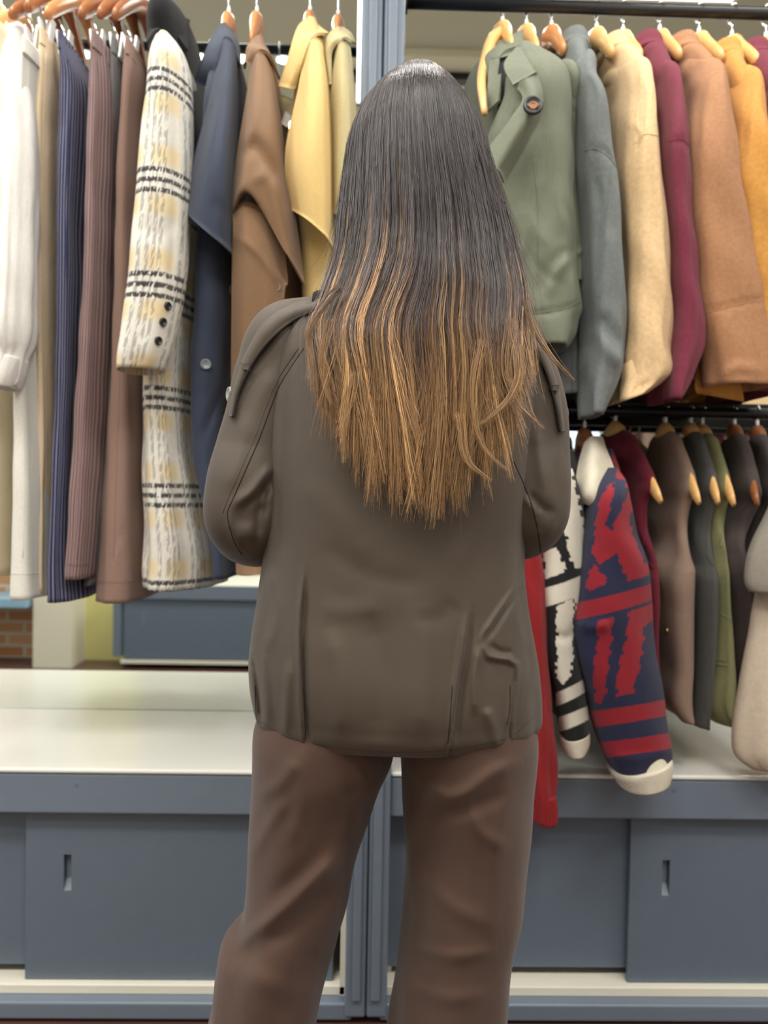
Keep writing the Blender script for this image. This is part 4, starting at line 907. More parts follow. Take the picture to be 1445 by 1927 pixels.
# black and white sweater
root = gar('sweater', 'black and cream jagged-pattern sweater with striped sleeve, left of the navy and red one', 'sweater', 1080, 850)
pxloft([(845, 1040, 1085, 1.76, 2.05), (900, 1035, 1110, 1.72, 2.1), (1000, 1040, 1125), (1200, 1042, 1120), (1330, 1046, 1125), (1360, 1052, 1120)], 1.72, 2.1, m=120, n=120, folds=[(4, 0, .006, 1, 1)], colfn=col_bw).build('body', MAT['knit'], root)
pxloft([(868, 1040, 1074, 1.64, 1.74), (890, 1034, 1088), (960, 1030, 1102), (1050, 1024, 1108), (1150, 1020, 1100), (1200, 1026, 1094), (1300, 1046, 1106), (1370, 1060, 1116), (1402, 1066, 1116)], 1.60, 1.71, m=330, n=220, folds=[(3, 0, .003, 1, 1)], wrinkle=.002, colfn=col_bw,
       creases=[([(1040, 1190), (1060, 1200), (1094, 1180)], 10, -.006)]).build('sleeve', MAT['knit'], root)
pxloft([(1390, 1062, 1116), (1396, 1062, 1117), (1416, 1068, 1114), (1424, 1072, 1108)], 1.598, 1.712, m=14, n=60, tiltall=.3).build('cuff', MAT['creamknit'], root)
# navy and red sweater with cream collar
root = gar('sweater', 'navy and red patterned sweater with big cream collar and cream cuffs', 'sweater', 1140, 830)
pxloft([(845, 1120, 1160, 1.78, 2.05), (900, 1100, 1185, 1.72, 2.1), (1000, 1110, 1200), (1200, 1120, 1220), (1340, 1130, 1230), (1370, 1135, 1225)], 1.72, 2.1, m=120, n=120, folds=[(4, 0, .006, 1, 1)], colfn=col_red).build('body', MAT['knit'], root)
pxloft([(880, 1142, 1162, 1.66, 1.74), (892, 1134, 1176, 1.62, 1.74), (940, 1122, 1192), (1000, 1112, 1208), (1060, 1104, 1234), (1130, 1094, 1238), (1170, 1086, 1240), (1230, 1094, 1248), (1320, 1118, 1262), (1400, 1140, 1272), (1445, 1160, 1274), (1470, 1176, 1272)], 1.56, 1.70, m=420, n=300, e=2.2, tilt=.28, folds=[(3, 0, .003, 1, 1)], wrinkle=.0025, colfn=col_red,
       creases=[([(1090, 1165), (1105, 1180), (1150, 1176)], 12, .008), ([(1140, 1420), (1200, 1430), (1270, 1410)], 12, .004)]).build('sleeve', MAT['knit'], root)
pxloft([(1452, 1168, 1279), (1457, 1167, 1281), (1476, 1178, 1280), (1487, 1184, 1276)], 1.545, 1.715, m=20, n=60, e=2.2, tiltall=.28).build('cuff', MAT['creamknit'], root)
patch([[(1102, 834, 1.80), (1115, 824, 1.78), (1132, 824, 1.80)],
       [(1092, 870, 1.72), (1114, 850, 1.68), (1140, 850, 1.74)],
       [(1086, 910, 1.66), (1115, 890, 1.62), (1152, 880, 1.70)],
       [(1088, 936, 1.64), (1115, 920, 1.60), (1158, 896, 1.67)],
       [(1112, 950, 1.62), (1128, 946, 1.60), (1140, 932, 1.62)]], .008, m=30, n=30).build('collar', MAT['creamknit'], root)

# ------------------------------------------------------------------ the woman seen from behind
MAT['skin'] = simple('skin', (216, 172, 146), .55, var=.03)
MAT['jacket'] = fabric('dark_olive_brown_twill', (74, 64, 55), rough=.62, sheen=.1, weave=1600, wb=.12, var=.03, big=.22, bigscale=7)
MAT['jacket'].node_tree.nodes['Principled BSDF'].inputs['Specular IOR Level'].default_value = .4
MAT['pants'] = fabric('brown_trouser_twill', (80, 60, 51), rough=.8, sheen=.15, weave=1600, wb=.15, var=.04, big=.25, bigscale=7)
def skin_body():
    import bmesh
    me = bpy.data.meshes.new('person'); bm = bmesh.new(); ly = bm.verts.layers.skin.verify()
    vs = {}
    def v(k, p, r, root=False):
        x = bm.verts.new(tuple(p)); x[ly].radius = (r, r) if np.isscalar(r) else r; x[ly].use_root = root; vs[k] = x
    def e(*ks):
        for a, b in zip(ks, ks[1:]): bm.edges.new((vs[a], vs[b]))
    v('pelvis', (.02, 1.08, .97), (.09, .075), True); v('waist', (.025, 1.075, 1.08), (.09, .07)); v('chest', (.035, 1.075, 1.26), (.10, .08)); v('neckb', (.042, 1.07, 1.40), (.06, .05)); v('neck', (.043, 1.065, 1.465), .042)
    v('jaw', (.043, 1.08, 1.525), (.055, .06)); v('face', (.043, 1.075, 1.58), (.066, .078)); v('skull', (.043, 1.06, 1.635), (.058, .068))
    v('nose', (.043, 1.158, 1.565), .011); v('chin', (.043, 1.135, 1.51), .022)
    e('pelvis', 'waist', 'chest', 'neckb', 'neck', 'jaw', 'face', 'skull'); e('face', 'nose'); e('jaw', 'chin')
    for s, sh, el, wr, hp, kn, an in ((-1, P(540, 640, 1.06), P(466, 968, 1.03), P(640, 945, 1.27), P(612, 1330, 1.08), P(560, 1790, 1.08), P(405, 2440, 1.10)),
                                      (1, P(975, 665, 1.06), P(1003, 960, 1.03), P(850, 945, 1.27), P(872, 1330, 1.08), P(868, 1790, 1.08), P(812, 2440, 1.10))):
        t = str(s); sh, el, wr, hp, kn, an = map(Vector, (sh, el, wr, hp, kn, an))
        v('sh'+t, sh, .04); v('el'+t, el, .033); v('wr'+t, wr, (.024, .018)); e('chest', 'sh'+t, 'el'+t, 'wr'+t)
        d = (wr-el).normalized(); side = Vector((0, 0, 1)); pm = wr+d*.05+Vector((0, 0, .01)); v('pm'+t, pm, (.030, .015)); e('wr'+t, 'pm'+t)
        for k, (off, L) in enumerate(((.027, .062), (.009, .07), (-.009, .066), (-.026, .052))):
            a = pm+d*.035+side*off; b = a+d*L*.5+Vector((-s*.012, 0, 0)); c = b+d*L*.35+Vector((-s*.02, -.01, 0))
            v('f%s%d0' % (t, k), a, .0095); v('f%s%d1' % (t, k), b, .0085); v('f%s%d2' % (t, k), c, .007); e('pm'+t, 'f%s%d0' % (t, k), 'f%s%d1' % (t, k), 'f%s%d2' % (t, k))
        a = wr+d*.03+Vector((0, .01, .035)); b = a+d*.035+Vector((0, .006, .015)); v('t0'+t, a, .011); v('t1'+t, b, .009); e('wr'+t, 't0'+t, 't1'+t)
        v('hp'+t, hp, .062); v('kn'+t, kn, .05); v('an'+t, (an.x, an.y, .09), .032); v('ft'+t, (an.x+s*.02, an.y+.12, .035), (.035, .024)); e('pelvis', 'hp'+t, 'kn'+t, 'an'+t, 'ft'+t)
    bm.to_mesh(me); bm.free()
    o = bpy.data.objects.new('person', me); COL.objects.link(o)
    me.materials.append(MAT['skin'])
    sk = o.modifiers.new('skin', 'SKIN'); sk.use_smooth_shade = True
    sb = o.modifiers.new('sub', 'SUBSURF'); sb.levels = 2; sb.render_levels = 2
    return o
person = skin_body()
tag(person, 'long-haired person seen from behind in a brown jacket and brown trousers', 'person')
dg = bpy.context.evaluated_depsgraph_get(); ev = person.evaluated_get(dg); me2 = bpy.data.meshes.new_from_object(ev)
person.modifiers.clear(); person.data = me2
me2.polygons.foreach_set('use_smooth', [True]*len(me2.polygons))
# facial features, hidden from this side
hx = .043
for s in (-1, 1):
    m_ = MB(); path_tube([(hx+s*.028, 1.128, 1.588), (hx+s*.028, 1.142, 1.588)], .011, n=14, mb=m_); m_.build('eye', MAT['ivory'], person)
    m_ = MB(); path_tube([(hx+s*.028, 1.142, 1.588), (hx+s*.028, 1.1432, 1.588)], .005, n=12, mb=m_); m_.build('iris', MAT['btn_dark'], person)
    path_tube([(hx+s*.064, 1.085, 1.555), (hx+s*.070, 1.080, 1.57), (hx+s*.070, 1.075, 1.595), (hx+s*.065, 1.083, 1.60)], [.006, .009, .009, .005], n=10, m=14).build('ear', MAT['skin'], person)
MAT['lips'] = simple('lips', (176, 96, 92), .4)
path_tube([(hx-.022, 1.132, 1.535), (hx, 1.142, 1.538), (hx+.022, 1.132, 1.535)], [.002, .006, .002], n=10, m=14).build('mouth', MAT['lips'], person)

# jacket --------------------------------------------------------------
JC = [([(574, 1075), (566, 1200), (570, 1330), (578, 1410)], 7, .006, 's'),
      ([(566, 1180), (572, 1300), (578, 1412)], 3.5, -.007, 'o'),
      ([(474, 1228), (484, 1290), (492, 1366)], 5, -.011, 'r'), ([(496, 1210), (500, 1290), (506, 1370)], 8, .005),
      ([(885, 1150), (868, 1270), (850, 1418)], 8, .006, 's'), ([(872, 1240), (860, 1330), (846, 1420)], 3.5, -.007, 'o'),
      ([(972, 1250), (964, 1320), (956, 1405)], 3.5, -.008, 'o'), ([(906, 1200), (922, 1236), (955, 1240), (972, 1250), (964, 1320), (956, 1400)], 6, .007), ([(920, 1212), (940, 1226), (965, 1228)], 7, -.004), ([(992, 1085), (945, 1150), (908, 1206)], 7, .006, 's'), ([(985, 1110), (975, 1160), (1000, 1230)], 8, .003),
      ([(905, 1210), (893, 1280), (895, 1350)], 8, .006), ([(1000, 1180), (1006, 1240), (1000, 1310)], 9, .006),
      ([(990, 1050), (1000, 1120), (1006, 1180)], 7, -.006), ([(915, 1330), (930, 1380), (935, 1410)], 10, .006), ([(620, 1180), (640, 1290), (636, 1400)], 20, .004),
      ([(700, 1150), (720, 1280), (715, 1400)], 26, -.004), ([(790, 1130), (800, 1260), (796, 1400)], 24, .004), ([(518, 745), (514, 900), (506, 1060)], 9, .006), ([(540, 770), (534, 900), (530, 1050)], 12, -.003),
      ([(505, 1060), (520, 1150), (500, 1230)], 12, .005), ([(600, 1140), (640, 1150), (720, 1140)], 20, .002), ([(860, 1130), (830, 1160), (780, 1170)], 20, -.002), ([(560, 660), (540, 700), (520, 745)], 8, -.004),
      ([(545, 1240), (540, 1310), (536, 1395)], 9, .005), ([(560, 900), (640, 980), (700, 1060)], 26, .002), ([(930, 900), (900, 1000), (840, 1080)], 26, .002), ([(600, 1020), (690, 1080), (800, 1100)], 22, -.002)]
jroot = empty('jacket', (.02, 1.06, P(745, 1366, 1.07).z)); jroot.parent = person
tr = pxloft([(546, 722, 848, 1.01, 1.11), (556, 668, 892, .985, 1.14), (568, 618, 930, .97, 1.16), (590, 572, 968, .95, 1.17), (640, 542, 992, .937, 1.18), (740, 519, 1000, .925, 1.19), (850, 512, 992, .92, 1.20), (950, 505, 984, .922, 1.205), (1050, 497, 980, .925, 1.21),
             (1130, 486, 988, .925, 1.21), (1200, 474, 998, .922, 1.212), (1260, 471, 1006, .92, 1.212), (1320, 479, 1011, .925, 1.21), (1350, 488, 1010, .932, 1.20), (1366, 497, 1003, .942, 1.19)],
            .93, 1.2, yr=1.07, m=300, n=460, e=2.25, folds=[(9, 0, .0015, 1, 2), (15, 0, .001, 0, -2)], wrinkle=.001, creases=JC, hemdepth=.03).build('jacket_body', MAT['jacket'], jroot)
def sleeve(pts, cr, fold):
    Q = [P(x, y, Y) for x, y, Y, r in pts]; R_ = [r for *_, r in pts]
    return path_tube(Q, R_, n=120, m=170, creases=cr, folds=fold, flatdir=(0, 1, 0)).build('sleeve', MAT['jacket'], jroot)
slL = sleeve([(640, 606, 1.06, .030), (588, 616, 1.06, .040), (540, 642, 1.055, .050), (512, 700, 1.05, .0465), (494, 780, 1.045, .0465), (478, 850, 1.04, .049), (467, 915, 1.03, .053), (463, 958, 1.03, .0535), (472, 988, 1.05, .051), (500, 1000, 1.10, .047), (560, 985, 1.18, .042), (630, 955, 1.25, .034)],
             [([(455, 770), (450, 850), (425, 930)], 16, .004), ([(520, 880), (480, 930), (440, 960)], 12, .006, 's'), ([(440, 1010), (465, 1005), (500, 1015)], 8, .008), ([(505, 950), (470, 970), (440, 985)], 9, -.006), ([(520, 700), (480, 760), (470, 840)], 18, .003), ([(500, 900), (490, 960), (480, 1030)], 9, -.006), ([(430, 960), (436, 1000), (458, 1040)], 6, .004)], [(3, .03, 0, 3), (5, .015, 1, -4)])
slR = sleeve([(890, 622, 1.06, .030), (930, 640, 1.06, .038), (978, 690, 1.055, .042), (1000, 760, 1.05, .0440), (1006, 850, 1.045, .0440), (1006, 915, 1.035, .0445), (1002, 955, 1.035, .046), (992, 985, 1.06, .045), (965, 990, 1.12, .043), (910, 975, 1.20, .04), (860, 955, 1.26, .034)],
             [([(1010, 800), (1020, 880), (1040, 960)], 14, .004), ([(990, 930), (1015, 960), (1045, 975)], 9, .005, 's'), ([(1000, 1010), (1030, 1000), (1050, 985)], 8, .005), ([(1035, 730), (1045, 800), (1050, 880)], 10, .003)], [(3, .03, 1, 3), (5, .015, 2, -4)])
b = bvh_of([tr, slL, slR])
for pts, w_ in (([(572, 655), (548, 690), (524, 730), (510, 765), (490, 820), (462, 885), (438, 940), (428, 965), (434, 1000), (446, 1030), (456, 1044)], .0009),
            ([(966, 868), (985, 910), (1000, 950), (1012, 1000), (1018, 1040)], .0009),
            ([(492, 1358), (530, 1383), (600, 1402), (700, 1414), (800, 1415), (900, 1402), (960, 1386), (1004, 1350)], .0004)):
    seam(b, pts, w_, MAT['stitch_dark'], jroot, 'seam', off=-.0002, m=90)
for pts in ([(562, 655), (538, 690), (514, 730), (500, 765), (480, 820), (452, 885), (428, 940), (419, 965)],):
    seam(b, pts, .0005, MAT['jacket'], jroot, 'top_stitch', off=.0002, m=90)
# small pleat tabs at the hem
for x, dx in ((571, 4), (480, 6), (851, -8), (960, -6)):
    seam(b, [(x, 1290), (x+dx*.5, 1350), (x+dx, 1398 if 500 < x < 900 else 1362)], .0008, MAT['stitch_dark'], jroot, 'pleat', off=-.0003)
# epaulettes with loop and metal button
def onb(x, y, Yd, off=.003):
    h, n_ = hit(b, x, y, off)
    if h is None or h.y > 1.12: return (x, y, Yd)
    return (x, y, h.y-off*.5)
def epaulette(lower, upper, loop, btn, bt_r=.010):
    rows = []
    for (lx, ly), (ux, uy) in zip(lower, upper):
        a = onb(lx, ly, 1.04, .004); c = (ux, uy, 1.045)
        rows.append([a, ((lx+ux)/2, (ly+uy)/2, min((a[2]+c[2])/2, onb((lx+ux)/2, (ly+uy)/2, 1.03, .005)[2])-.003), c])
    ep = patch(rows, .0028, m=60, n=10).build('epaulette', MAT['jacket'], jroot)
    eb = [P(r[0][0], r[0][1], r[0][2]-.0045) for r in rows]
    path_tube(eb, .0017, n=6, m=50).build('edge_binding', MAT['stitch_dark'], ep)
    q = loop; m_ = patch([[(q[0]-10, q[1]-7, 1.03), (q[0], q[1]-4, 1.0), (q[0]+11, q[1]-3, 1.0)], [(q[0]-12, q[1]+4, 1.03), (q[0], q[1]+6, 1.0), (q[0]+10, q[1]+8, 1.0)]], .004, m=8, n=14)
    m_.build('strap_loop', MAT['jacket'], ep)
    disc(P(*btn), (-.85 if btn[0] < 700 else .85, -.45, 0), bt_r, .004, MAT['metal_btn'], ep, 'button')
MAT['metal_btn'] = simple('dull_metal_button', (168, 164, 152), .3, metal=.8)
epaulette([(594, 583), (548, 606), (508, 640), (476, 682), (460, 712), (446, 748), (438, 786)], [(598, 566), (540, 568), (494, 598), (464, 650), (448, 694), (437, 738), (431, 780)], (461, 689), (434, 742, 1.035))
epaulette([(990, 640), (1012, 668), (1030, 706), (1040, 740), (1048, 775), (1054, 812)], [(1000, 630), (1026, 660), (1044, 700), (1054, 738), (1060, 772), (1062, 810)], (1040, 728), (1062, 778, 1.04), .009)
pxloft([(536, 716, 850, 1.0, 1.12), (548, 706, 858, .995, 1.125), (562, 690, 870, .985, 1.13), (574, 680, 878, .98, 1.14)], 1, 1.1, yr=1.07, m=16, n=200, folds=[(50, .0012, .0012, 0, 0)], bottom='closed').build('collar', MAT['jacket'], jroot)
path_tube([P(604, 553, 1.0), P(600, 562, .995), P(594, 572, .99)], [.006, .009, .006], n=14, m=12, folds=[(4, .15, 0, 0)]).build('collar_tip', MAT['stitch_dark'], jroot)

# trousers -------------------------------------------------------------
PC = [([(650, 1600), (590, 1660), (510, 1730), (420, 1792)], 16, .012), ([(640, 1660), (560, 1740), (440, 1800)], 20, -.006), ([(484, 1500), (520, 1480), (560, 1430)], 16, .006), ([(470, 1620), (490, 1580), (540, 1500)], 14, .006), ([(640, 1500), (600, 1600), (500, 1700)], 18, -.005),
      ([(730, 1430), (690, 1480), (640, 1500)], 14, -.006), ([(420, 1800), (500, 1850), (600, 1870)], 22, .004), ([(560, 1400), (570, 1500), (540, 1600)], 18, .004), ([(520, 1927), (560, 1860), (600, 1780)], 20, -.005),
      ([(775, 1500), (850, 1500), (930, 1455), (985, 1430)], 16, .009), ([(790, 1540), (870, 1525), (960, 1490)], 16, -.006), ([(765, 1440), (800, 1480), (840, 1490)], 12, .006), ([(960, 1450), (935, 1600), (925, 1800)], 20, .005), ([(780, 1640), (840, 1700), (920, 1740)], 18, .004), ([(770, 1780), (850, 1800), (940, 1790)], 14, .005), ([(790, 1570), (800, 1700), (780, 1850)], 18, -.004), ([(880, 1500), (900, 1560), (960, 1600)], 14, .004), ([(760, 1850), (850, 1880), (930, 1870)], 16, .004)]
mb = MB()
kw = dict(yr=1.07, m=260, n=260, e=2.15, folds=[(4, .001, .006, 1, 2), (7, 0, .003, 2, -2)], wrinkle=.002, creases=PC, mb=mb)
pxloft([(1290, 520, 748, .955, 1.18), (1370, 482, 744, .95, 1.19), (1425, 477, 737, .955, 1.19), (1480, 474, 712, .965, 1.19), (1560, 471, 687, .975, 1.19), (1640, 465, 662, .985, 1.19), (1700, 459, 647, .985, 1.19), (1745, 452, 634, .985, 1.19), (1790, 417, 624, .985, 1.19), (1830, 407, 614, .985, 1.19), (1927, 392, 592, .985, 1.195), (2200, 345, 545, .985, 1.20), (2480, 300, 520, .98, 1.22)], .95, 1.2, **kw)
pxloft([(1290, 746, 985, .955, 1.18), (1370, 750, 1003, .95, 1.19), (1430, 756, 1003, .955, 1.19), (1500, 760, 1000, .965, 1.19), (1620, 766, 992, .975, 1.19), (1700, 763, 983, .98, 1.19), (1800, 757, 965, .985, 1.19), (1927, 740, 948, .985, 1.195), (2200, 715, 930, .985, 1.20), (2480, 700, 920, .98, 1.22)], .95, 1.2, seed=4, **kw)
pxloft([(1255, 540, 950, .96, 1.17), (1300, 515, 985, .955, 1.18), (1340, 500, 990, .97, 1.17)], .95, 1.2, yr=1.07, m=40, n=120, mb=mb, bottom='closed')
mb.build('trousers', MAT['pants'], person)
for s, cx in ((-1, P(412, 2440, 1.10).x), (1, P(812, 2440, 1.10).x)):
    m_ = wloft([(.075, cx+s*.02, .035, 1.15, .09), (.05, cx+s*.02, .045, 1.17, .125), (.012, cx+s*.02, .046, 1.17, .13), (.001, cx+s*.02, .043, 1.17, .125)], m=16, n=40, bottom='closed'); m_.build('shoe', MAT['black_cl'], person)

# hair ------------------------------------------------------------------
HR = [(156, 772, 800, 1.02, 1.09), (161, 748, 822, .995, 1.12), (176, 712, 856, .97, 1.14), (205, 684, 882, .955, 1.16), (250, 661, 906, .945, 1.17), (320, 649, 926, .938, 1.17), (400, 640, 950, .932, 1.165), (480, 630, 972, .925, 1.15), (560, 606, 990, .912, 1.10), (620, 578, 1000, .903, 1.03), (700, 592, 1002, .897, .97), (800, 606, 1000, .892, .945), (900, 616, 992, .89, .94), (1000, 620, 985, .888, .935)]
def hshell(scale=1.0, m=200):
    out = []
    for r in HR:
        a, b_ = r[3], r[4]; q = a*.55+b_*.45 if r[0] < 600 else a*.8+b_*.2
        pl, pr = P(r[1], r[0], q), P(r[2], r[0], q); out.append(((pl.z+pr.z)/2, (pl.x+pr.x)/2, (pr.x-pl.x)/2*scale, (a+b_)/2, (b_-a)/2*scale))
    return interp(out, m)
HS = hshell()
PYV = np.interp(HS[:, 0][::-1], [P(r[1], r[0], r[3]*.7+r[4]*.3).z for r in HR][::-1], [r[0] for r in HR][::-1])[::-1]
C_D, C_M, C_G, C_L = [np.array(lin(c)) for c in ((46, 39, 41), (80, 60, 50), (132, 98, 66), (176, 140, 98))]
def hair_col(py, off, lite):
    t = np.clip((py+off-455)/210, 0, 1)[..., None]; t2 = np.clip((py+off-560)/170, 0, 1)[..., None]
    c = C_D*(1-t)+C_M*t; g = C_G*(1-lite[..., None])+C_L*lite[..., None]
    return c*(1-t2)+g*t2
ENDX = [560, 575, 600, 640, 665, 720, 770, 830, 870, 930, 955, 980, 1000, 1010]
ENDY = [640, 660, 730, 860, 915, 962, 988, 992, 968, 905, 850, 775, 700, 650]
NL, NS, K = 420, 17000, 26
lockc = np.concatenate([rng.uniform(math.pi-.55, 2*math.pi+.55, NL)]); lend = rng.beta(4, 1.3, NL); lcurl = rng.normal(0, 1, NL); loff = rng.normal(0, 75, NL); llite = np.clip(rng.normal(.35, .4, NL), 0, 1); lout = rng.uniform(0, 1, NL); lsh = rng.normal(0, .2, NL)
def strands():
    th0 = rng.uniform(math.pi-.6, 2*math.pi+.6, NS)
    li = np.argmin(np.abs(th0[:, None]-lockc[None])+rng.normal(0, .012, (NS, NL)), axis=1)
    dep = rng.random(NS)**1.6        # 0 = outer layer
    fly = rng.random(NS) < .05
    t = np.linspace(0, 1, K)[None]
    # end v per strand
    mcount = HS.shape[0]
    def at(v, th):
        f = np.clip(v, 0, 1)*(mcount-1); i = np.clip(f.astype(int), 0, mcount-2); u = f-i
        R = HS[i]*(1-u)[..., None]+HS[i+1]*u[..., None]; py = PYV[i]*(1-u)+PYV[i+1]*u
        c, s = np.cos(th), np.sin(th); e = np.clip((py-500)/150, 0, 1)*.6+2.05
        x = R[..., 1]+R[..., 2]*np.sign(c)*np.abs(c)**(2/e); y = R[..., 3]+R[..., 4]*np.sign(s)*np.abs(s)**(2/e)
        return x, y, R[..., 0], py, R
    # position at shoulder height gives the photo column of the strand end
    x7, y7, z7, p7, _ = at(np.full(NS, .8), lockc[li]*.5+th0*.5)
    pxe, _ = proj(np.stack([x7, y7, z7], -1)); endpy = np.interp(pxe, ENDX, ENDY)
    ln = np.where(rng.random(NS) < .5, rng.uniform(.93, 1.0, NS), rng.uniform(.70, .97, NS))*(.86+.15*lend[li])
    ln = np.where(fly, ln*rng.uniform(.8, 1.06, NS), ln)
    front = (np.sin(th0) > .12); endpy = np.where(front, np.minimum(endpy, 560), endpy)
    endv = np.interp(endpy*ln, PYV, np.linspace(0, 1, mcount))
    v0 = rng.uniform(0, .09, NS)*np.where(rng.random(NS) < .5, 1, .12)
    v = v0[:, None]+(endv-v0)[:, None]*t
    clump = (.86*t**2.2)*np.where(fly, .15, rng.uniform(.7, 1, NS))[:, None]
    th = th0[:, None]*(1-clump)+lockc[li][:, None]*clump
    x, y, z, py, R = at(v, th)
    nx, ny = np.cos(th)/np.maximum(R[..., 2], .01), np.sin(th)/np.maximum(R[..., 4], .01); nl = np.hypot(nx, ny); nx /= nl; ny /= nl
    o = -dep[:, None]*(.004+.010*t)+(lout[li]-.5)[:, None]*.006*np.clip(t*2, 0, 1)
    o = o+np.where(fly, rng.uniform(.0, .006, NS), 0)[:, None]*t
    x = x+nx*o; y = y+ny*o
    ph = rng.uniform(0, 6.28, NS)[:, None]; amp = rng.uniform(.0002, .0014, NS)[:, None]*np.where(fly, 3, 1)[:, None]
    x = x+amp*np.sin(v*rng.uniform(18, 42, NS)[:, None]+ph)*np.clip(t*3, 0, 1)
    bend = (lcurl[li][:, None]*.010+rng.normal(0, .002, NS)[:, None])*np.clip((t-.6)/.4, 0, 1)**2*np.clip((py-560)/250, 0, 1)
    x = x+bend; y = y-np.abs(bend)*.35
    x = x+np.where(fly, rng.normal(0, .014, NS), 0)[:, None]*t**3
    col = hair_col(py, (loff[li]+rng.normal(0, 22, NS))[:, None]*np.ones_like(py), (np.clip(llite[li]+rng.normal(0, .18, NS), 0, 1))[:, None]*np.ones_like(py))
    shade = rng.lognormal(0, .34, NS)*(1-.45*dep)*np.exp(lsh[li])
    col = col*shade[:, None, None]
    rad = rng.uniform(.00028, .00052, NS)[:, None]*(1-.75*np.clip((t-.55)/.45, 0, 1)**1.5); rad = np.where(fly[:, None], rad*.5, rad)
    return np.stack([x, y, z], -1), rad, col
def extra_locks():
    """wisps that leave the outline: (photo points, n)"""
    L_ = [([(985, 560, .93), (1010, 630, .92), (1045, 680, .92), (1080, 716, .93)], 26), ([(960, 600, .91), (950, 690, .90), (975, 760, .895), (1022, 806, .90)], 22), ([(640, 540, .92), (600, 590, .905), (580, 630, .90), (583, 655, .90)], 40), ([(620, 600, .90), (606, 680, .895), (612, 730, .895), (622, 760, .895)], 24),
          ([(975, 650, .895), (972, 720, .885), (930, 780, .882), (895, 805, .885)], 36), ([(905, 640, .89), (890, 740, .885), (915, 850, .882), (955, 885, .885)], 26), ([(640, 640, .89), (615, 720, .888), (590, 800, .90), (584, 830, .91)], 3), ([(860, 780, .884), (880, 870, .88), (922, 905, .885)], 24), ([(665, 700, .888), (650, 800, .885), (648, 870, .885)], 20), ([(1000, 620, .92), (1006, 690, .91), (996, 730, .91)], 12)]
    out = []
    for pts, n in L_:
        A = np.array([tuple(P(*p)) for p in pts]); tt = np.concatenate([[0], np.cumsum(np.linalg.norm(np.diff(A, axis=0), axis=1))]); B = interp(np.column_stack([tt, A]), K)[:, 1:]
        for _ in range(n):
            t = np.linspace(0, 1, K)[:, None]; o = rng.normal(0, .0038, 3)*(1-.75*t)*np.array([1, .4, .3])
            out.append(B+o+rng.normal(0, .0012, 3)*np.sin(t*rng.uniform(3, 8)))
    Pn = np.array(out); px, py = proj(Pn.reshape(-1, 3)); py = py.reshape(Pn.shape[:2]); n = len(Pn)
    col = hair_col(py, rng.normal(30, 20, n)[:, None]*np.ones_like(py), np.clip(rng.normal(.5, .2, n), 0, 1)[:, None]*np.ones_like(py))
    t = np.linspace(0, 1, K)[None]; rad = rng.uniform(.00024, .00042, n)[:, None]*(1-.8*np.clip((t-.4)/.6, 0, 1))
    return Pn, rad, col
def tubes(Pn, rad, col, mb):
    n, k, _ = Pn.shape; T = np.gradient(Pn, axis=1); T /= np.linalg.norm(T, axis=-1, keepdims=True)+1e-12
    B = np.cross(T, np.array([0, -1.0, 0])[None, None]); B /= np.linalg.norm(B, axis=-1, keepdims=True)+1e-9; Nn = np.cross(B, T)
    V = np.stack([Pn+rad[..., None]*(math.cos(a)*B+math.sin(a)*Nn) for a in (0.5, 2.6, 4.71)], 2)   # n,k,3,3
    base = (np.arange(n)[:, None]*k+np.arange(k-1)[None])*3
    F = np.concatenate([np.stack([base+j, base+(j+1) % 3, base+3+(j+1) % 3, base+3+j], -1).reshape(-1, 4) for j in range(3)])
    C = np.repeat(np.concatenate([col, np.ones((*col.shape[:2], 1))], -1)[:, :, None], 3, 2)
    mb.add(V.reshape(-1, 3), F.tolist(), None, C.reshape(-1, 4))
def hairmat():
    m, nt, b = newmat('ombre_hair'); at = N(nt, 'ShaderNodeVertexColor'); at.layer_name = 'Col'; nt.links.new(at.outputs['Color'], b.inputs['Base Color'])
    b.inputs['Roughness'].default_value = .3; b.inputs['Specular IOR Level'].default_value = .55; b.inputs['Anisotropic'].default_value = .5; b.inputs['IOR'].default_value = 1.55
    return m
MAT['hair'] = hairmat()
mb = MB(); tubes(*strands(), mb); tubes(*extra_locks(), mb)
# dense inner volume under the strands
U = hshell(.955, 90); U = U[:int(90*.86)]; U[:, 4] = np.maximum(U[:, 4]-.006, .004)
n0 = mb.n
tmp = MB(); taper = np.clip((np.arange(len(U))/len(U)-.66)/.34, 0, 1)[:, None]**1.3; U[:, 2:3] *= 1-.34*taper; U[:, 3] += .004; U[:8, 2] *= np.linspace(.55, 1, 8); U[:8, 4] *= np.linspace(.55, 1, 8); U[:, 0] -= .006; U[:, 1:2] += 0*taper
ring_loft(tmp, U, n=120, e=2.1, bottom='closed')
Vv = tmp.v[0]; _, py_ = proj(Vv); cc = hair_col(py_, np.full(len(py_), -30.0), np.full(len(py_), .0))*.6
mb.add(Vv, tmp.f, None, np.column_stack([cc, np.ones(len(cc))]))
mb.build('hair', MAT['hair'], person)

# ------------------------------------------------------------------ late small details
# vest armhole piping
for o in [o for o in COL.objects if o.name.startswith('vest') and not o.parent]:
    lab = o['label']
    pts = {'mocha': [(1306, 944), (1299, 985), (1296, 1020), (1304, 1050), (1316, 1068)], 'charcoal': [(1336, 952), (1330, 1000), (1330, 1040), (1342, 1066)], 'olive': [(1366, 950), (1360, 990), (1357, 1030)], 'wine': [(1214, 950), (1212, 1000), (1216, 1050), (1230, 1070)]}
    for k, p in pts.items():
        if k in lab.split(' vest')[0] and lab.startswith(k):
            bb = bvh_of([c for c in o.children if c.name.startswith('body')]); seam(bb, p, .0016, {'mocha': MAT['v_taupe'], 'charcoal': MAT['v_char'], 'olive': MAT['v_olive'], 'wine': MAT['v_burg']}[k], o, 'armhole_piping', off=.0006)
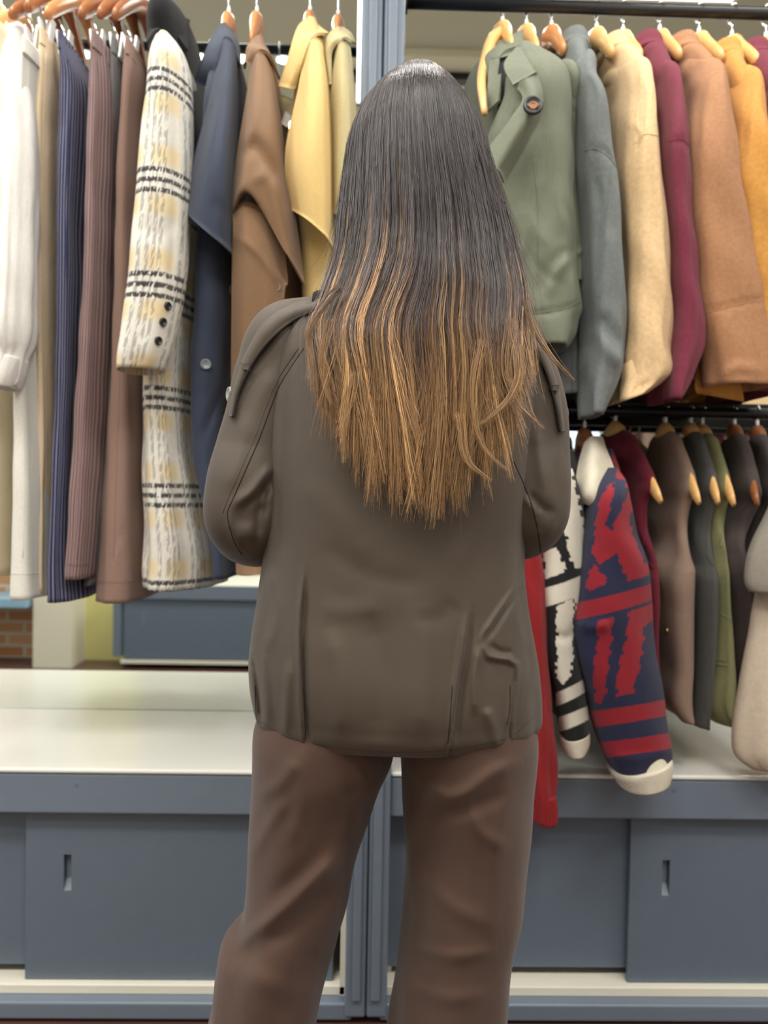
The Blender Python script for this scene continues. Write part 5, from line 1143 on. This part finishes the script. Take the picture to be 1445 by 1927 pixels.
# wooden hanger arm showing in the open neck of the sage trench coat
ho = [o for o in COL.objects if o.name.startswith('clothes_hanger') and o.get('label', '').startswith('pale wooden hanger carrying the sage')][0]
path_tube([P(944, 58, 1.90), P(928, 72, 1.86), P(914, 110, 1.80), P(906, 155, 1.72), P(909, 190, 1.66), P(912, 214, 1.64)], [.012, .013, .012, .010, .008, .006], n=12, m=30).build('front_arm', MAT['wood_light'], ho)
# screws and a scuff on the cabinets
cabs = [o for o in COL.objects if o.name.startswith('display_cabinet')]
for x, y, c, yy in ((144, 1477, cabs[0], YC-.012), (1268, 1487, cabs[1], YC-.012)):
    disc(P(x, y, yy), (0, -1, 0), .004, .0015, MAT['slate'], c, 'screw')
MAT['scuff'] = simple('orange_scuff', (196, 84, 56), .7)
q = P(1148, 1851, YC+.0445); MB().box((q.x-.006, YC+.0442, q.z-.002), (q.x+.008, YC+.045, q.z+.004)).build('paint_scuff', MAT['scuff'], cabs[1], smooth=False, bevel=.0003)

patch([[(940, 110, 1.70), (962, 104, 1.70)], [(936, 160, 1.70), (960, 165, 1.69)], [(938, 218, 1.70), (948, 226, 1.69)]], .003, m=10, n=8).build('lining', MAT['black_lining'], [o for o in COL.objects if o.name.startswith('coat') and o.get('label', '').startswith('sage green trench')][0])  # black sheet painting the shade in the gap between collar and lapel
# coats on the rail across the aisle, seen in the mirror under the black rail
YR2 = -.98
rod('clothes_rail', .9, XR-.1, 2.05, .013, 'black clothes rail across the aisle, seen in the mirror', Y=YR2)
opp = [(1165, 'burg', 'burgundy', 1.52), (1195, 'v_taupe', 'mocha', 1.40), (1232, 'greywool', 'mid grey', 1.36), (1262, 'v_char', 'charcoal', 1.38), (1300, 'camel', 'camel', 1.60), (1335, 'v_burg', 'wine red', 1.42), (1362, 'creamcoat', 'oatmeal', 1.58), (1398, 'suede', 'caramel', 1.62), (1428, 'redknit', 'bright red', 1.40)]
for i, (px, mk, nm, zb) in enumerate(opp):
    q = PM(px, 850, 2*YM-YR2)
    root = thing('coat', nm+' coat on the rail across the aisle, seen blurred in the mirror', 'coat', (q.x, YR2, 1.97), 'coats on the opposite rail')
    wloft([(1.97, q.x, .012, YR2, .05), (1.955, q.x, .03, YR2, .08), (1.87, q.x, .045, YR2, .2), (1.80, q.x, .05, YR2, .22), (1.6, q.x, .05, YR2, .21), (zb, q.x, .052, YR2, .2)], m=50, n=60, folds=[(4, 0, .006, i, 1.5)], wrinkle=.002, seed=i).build('body', MAT[mk], root)
    wloft([(1.87, q.x, .02, YR2+.17, .03), (1.84, q.x, .04, YR2+.18, .05), (1.6, q.x+.01, .045, YR2+.2, .055), (zb-.02+.04*(i % 3), q.x+.015, .04, YR2+.2, .05)], m=40, n=40, seed=i, wrinkle=.002).build('sleeve', MAT[mk], root)
    hanger(0, YR2, 2.0, 2.05+.005, MAT['wood_light'], 'wooden hanger of the '+nm+' coat across the aisle', 'hangers on the opposite rail', xw=q.x)
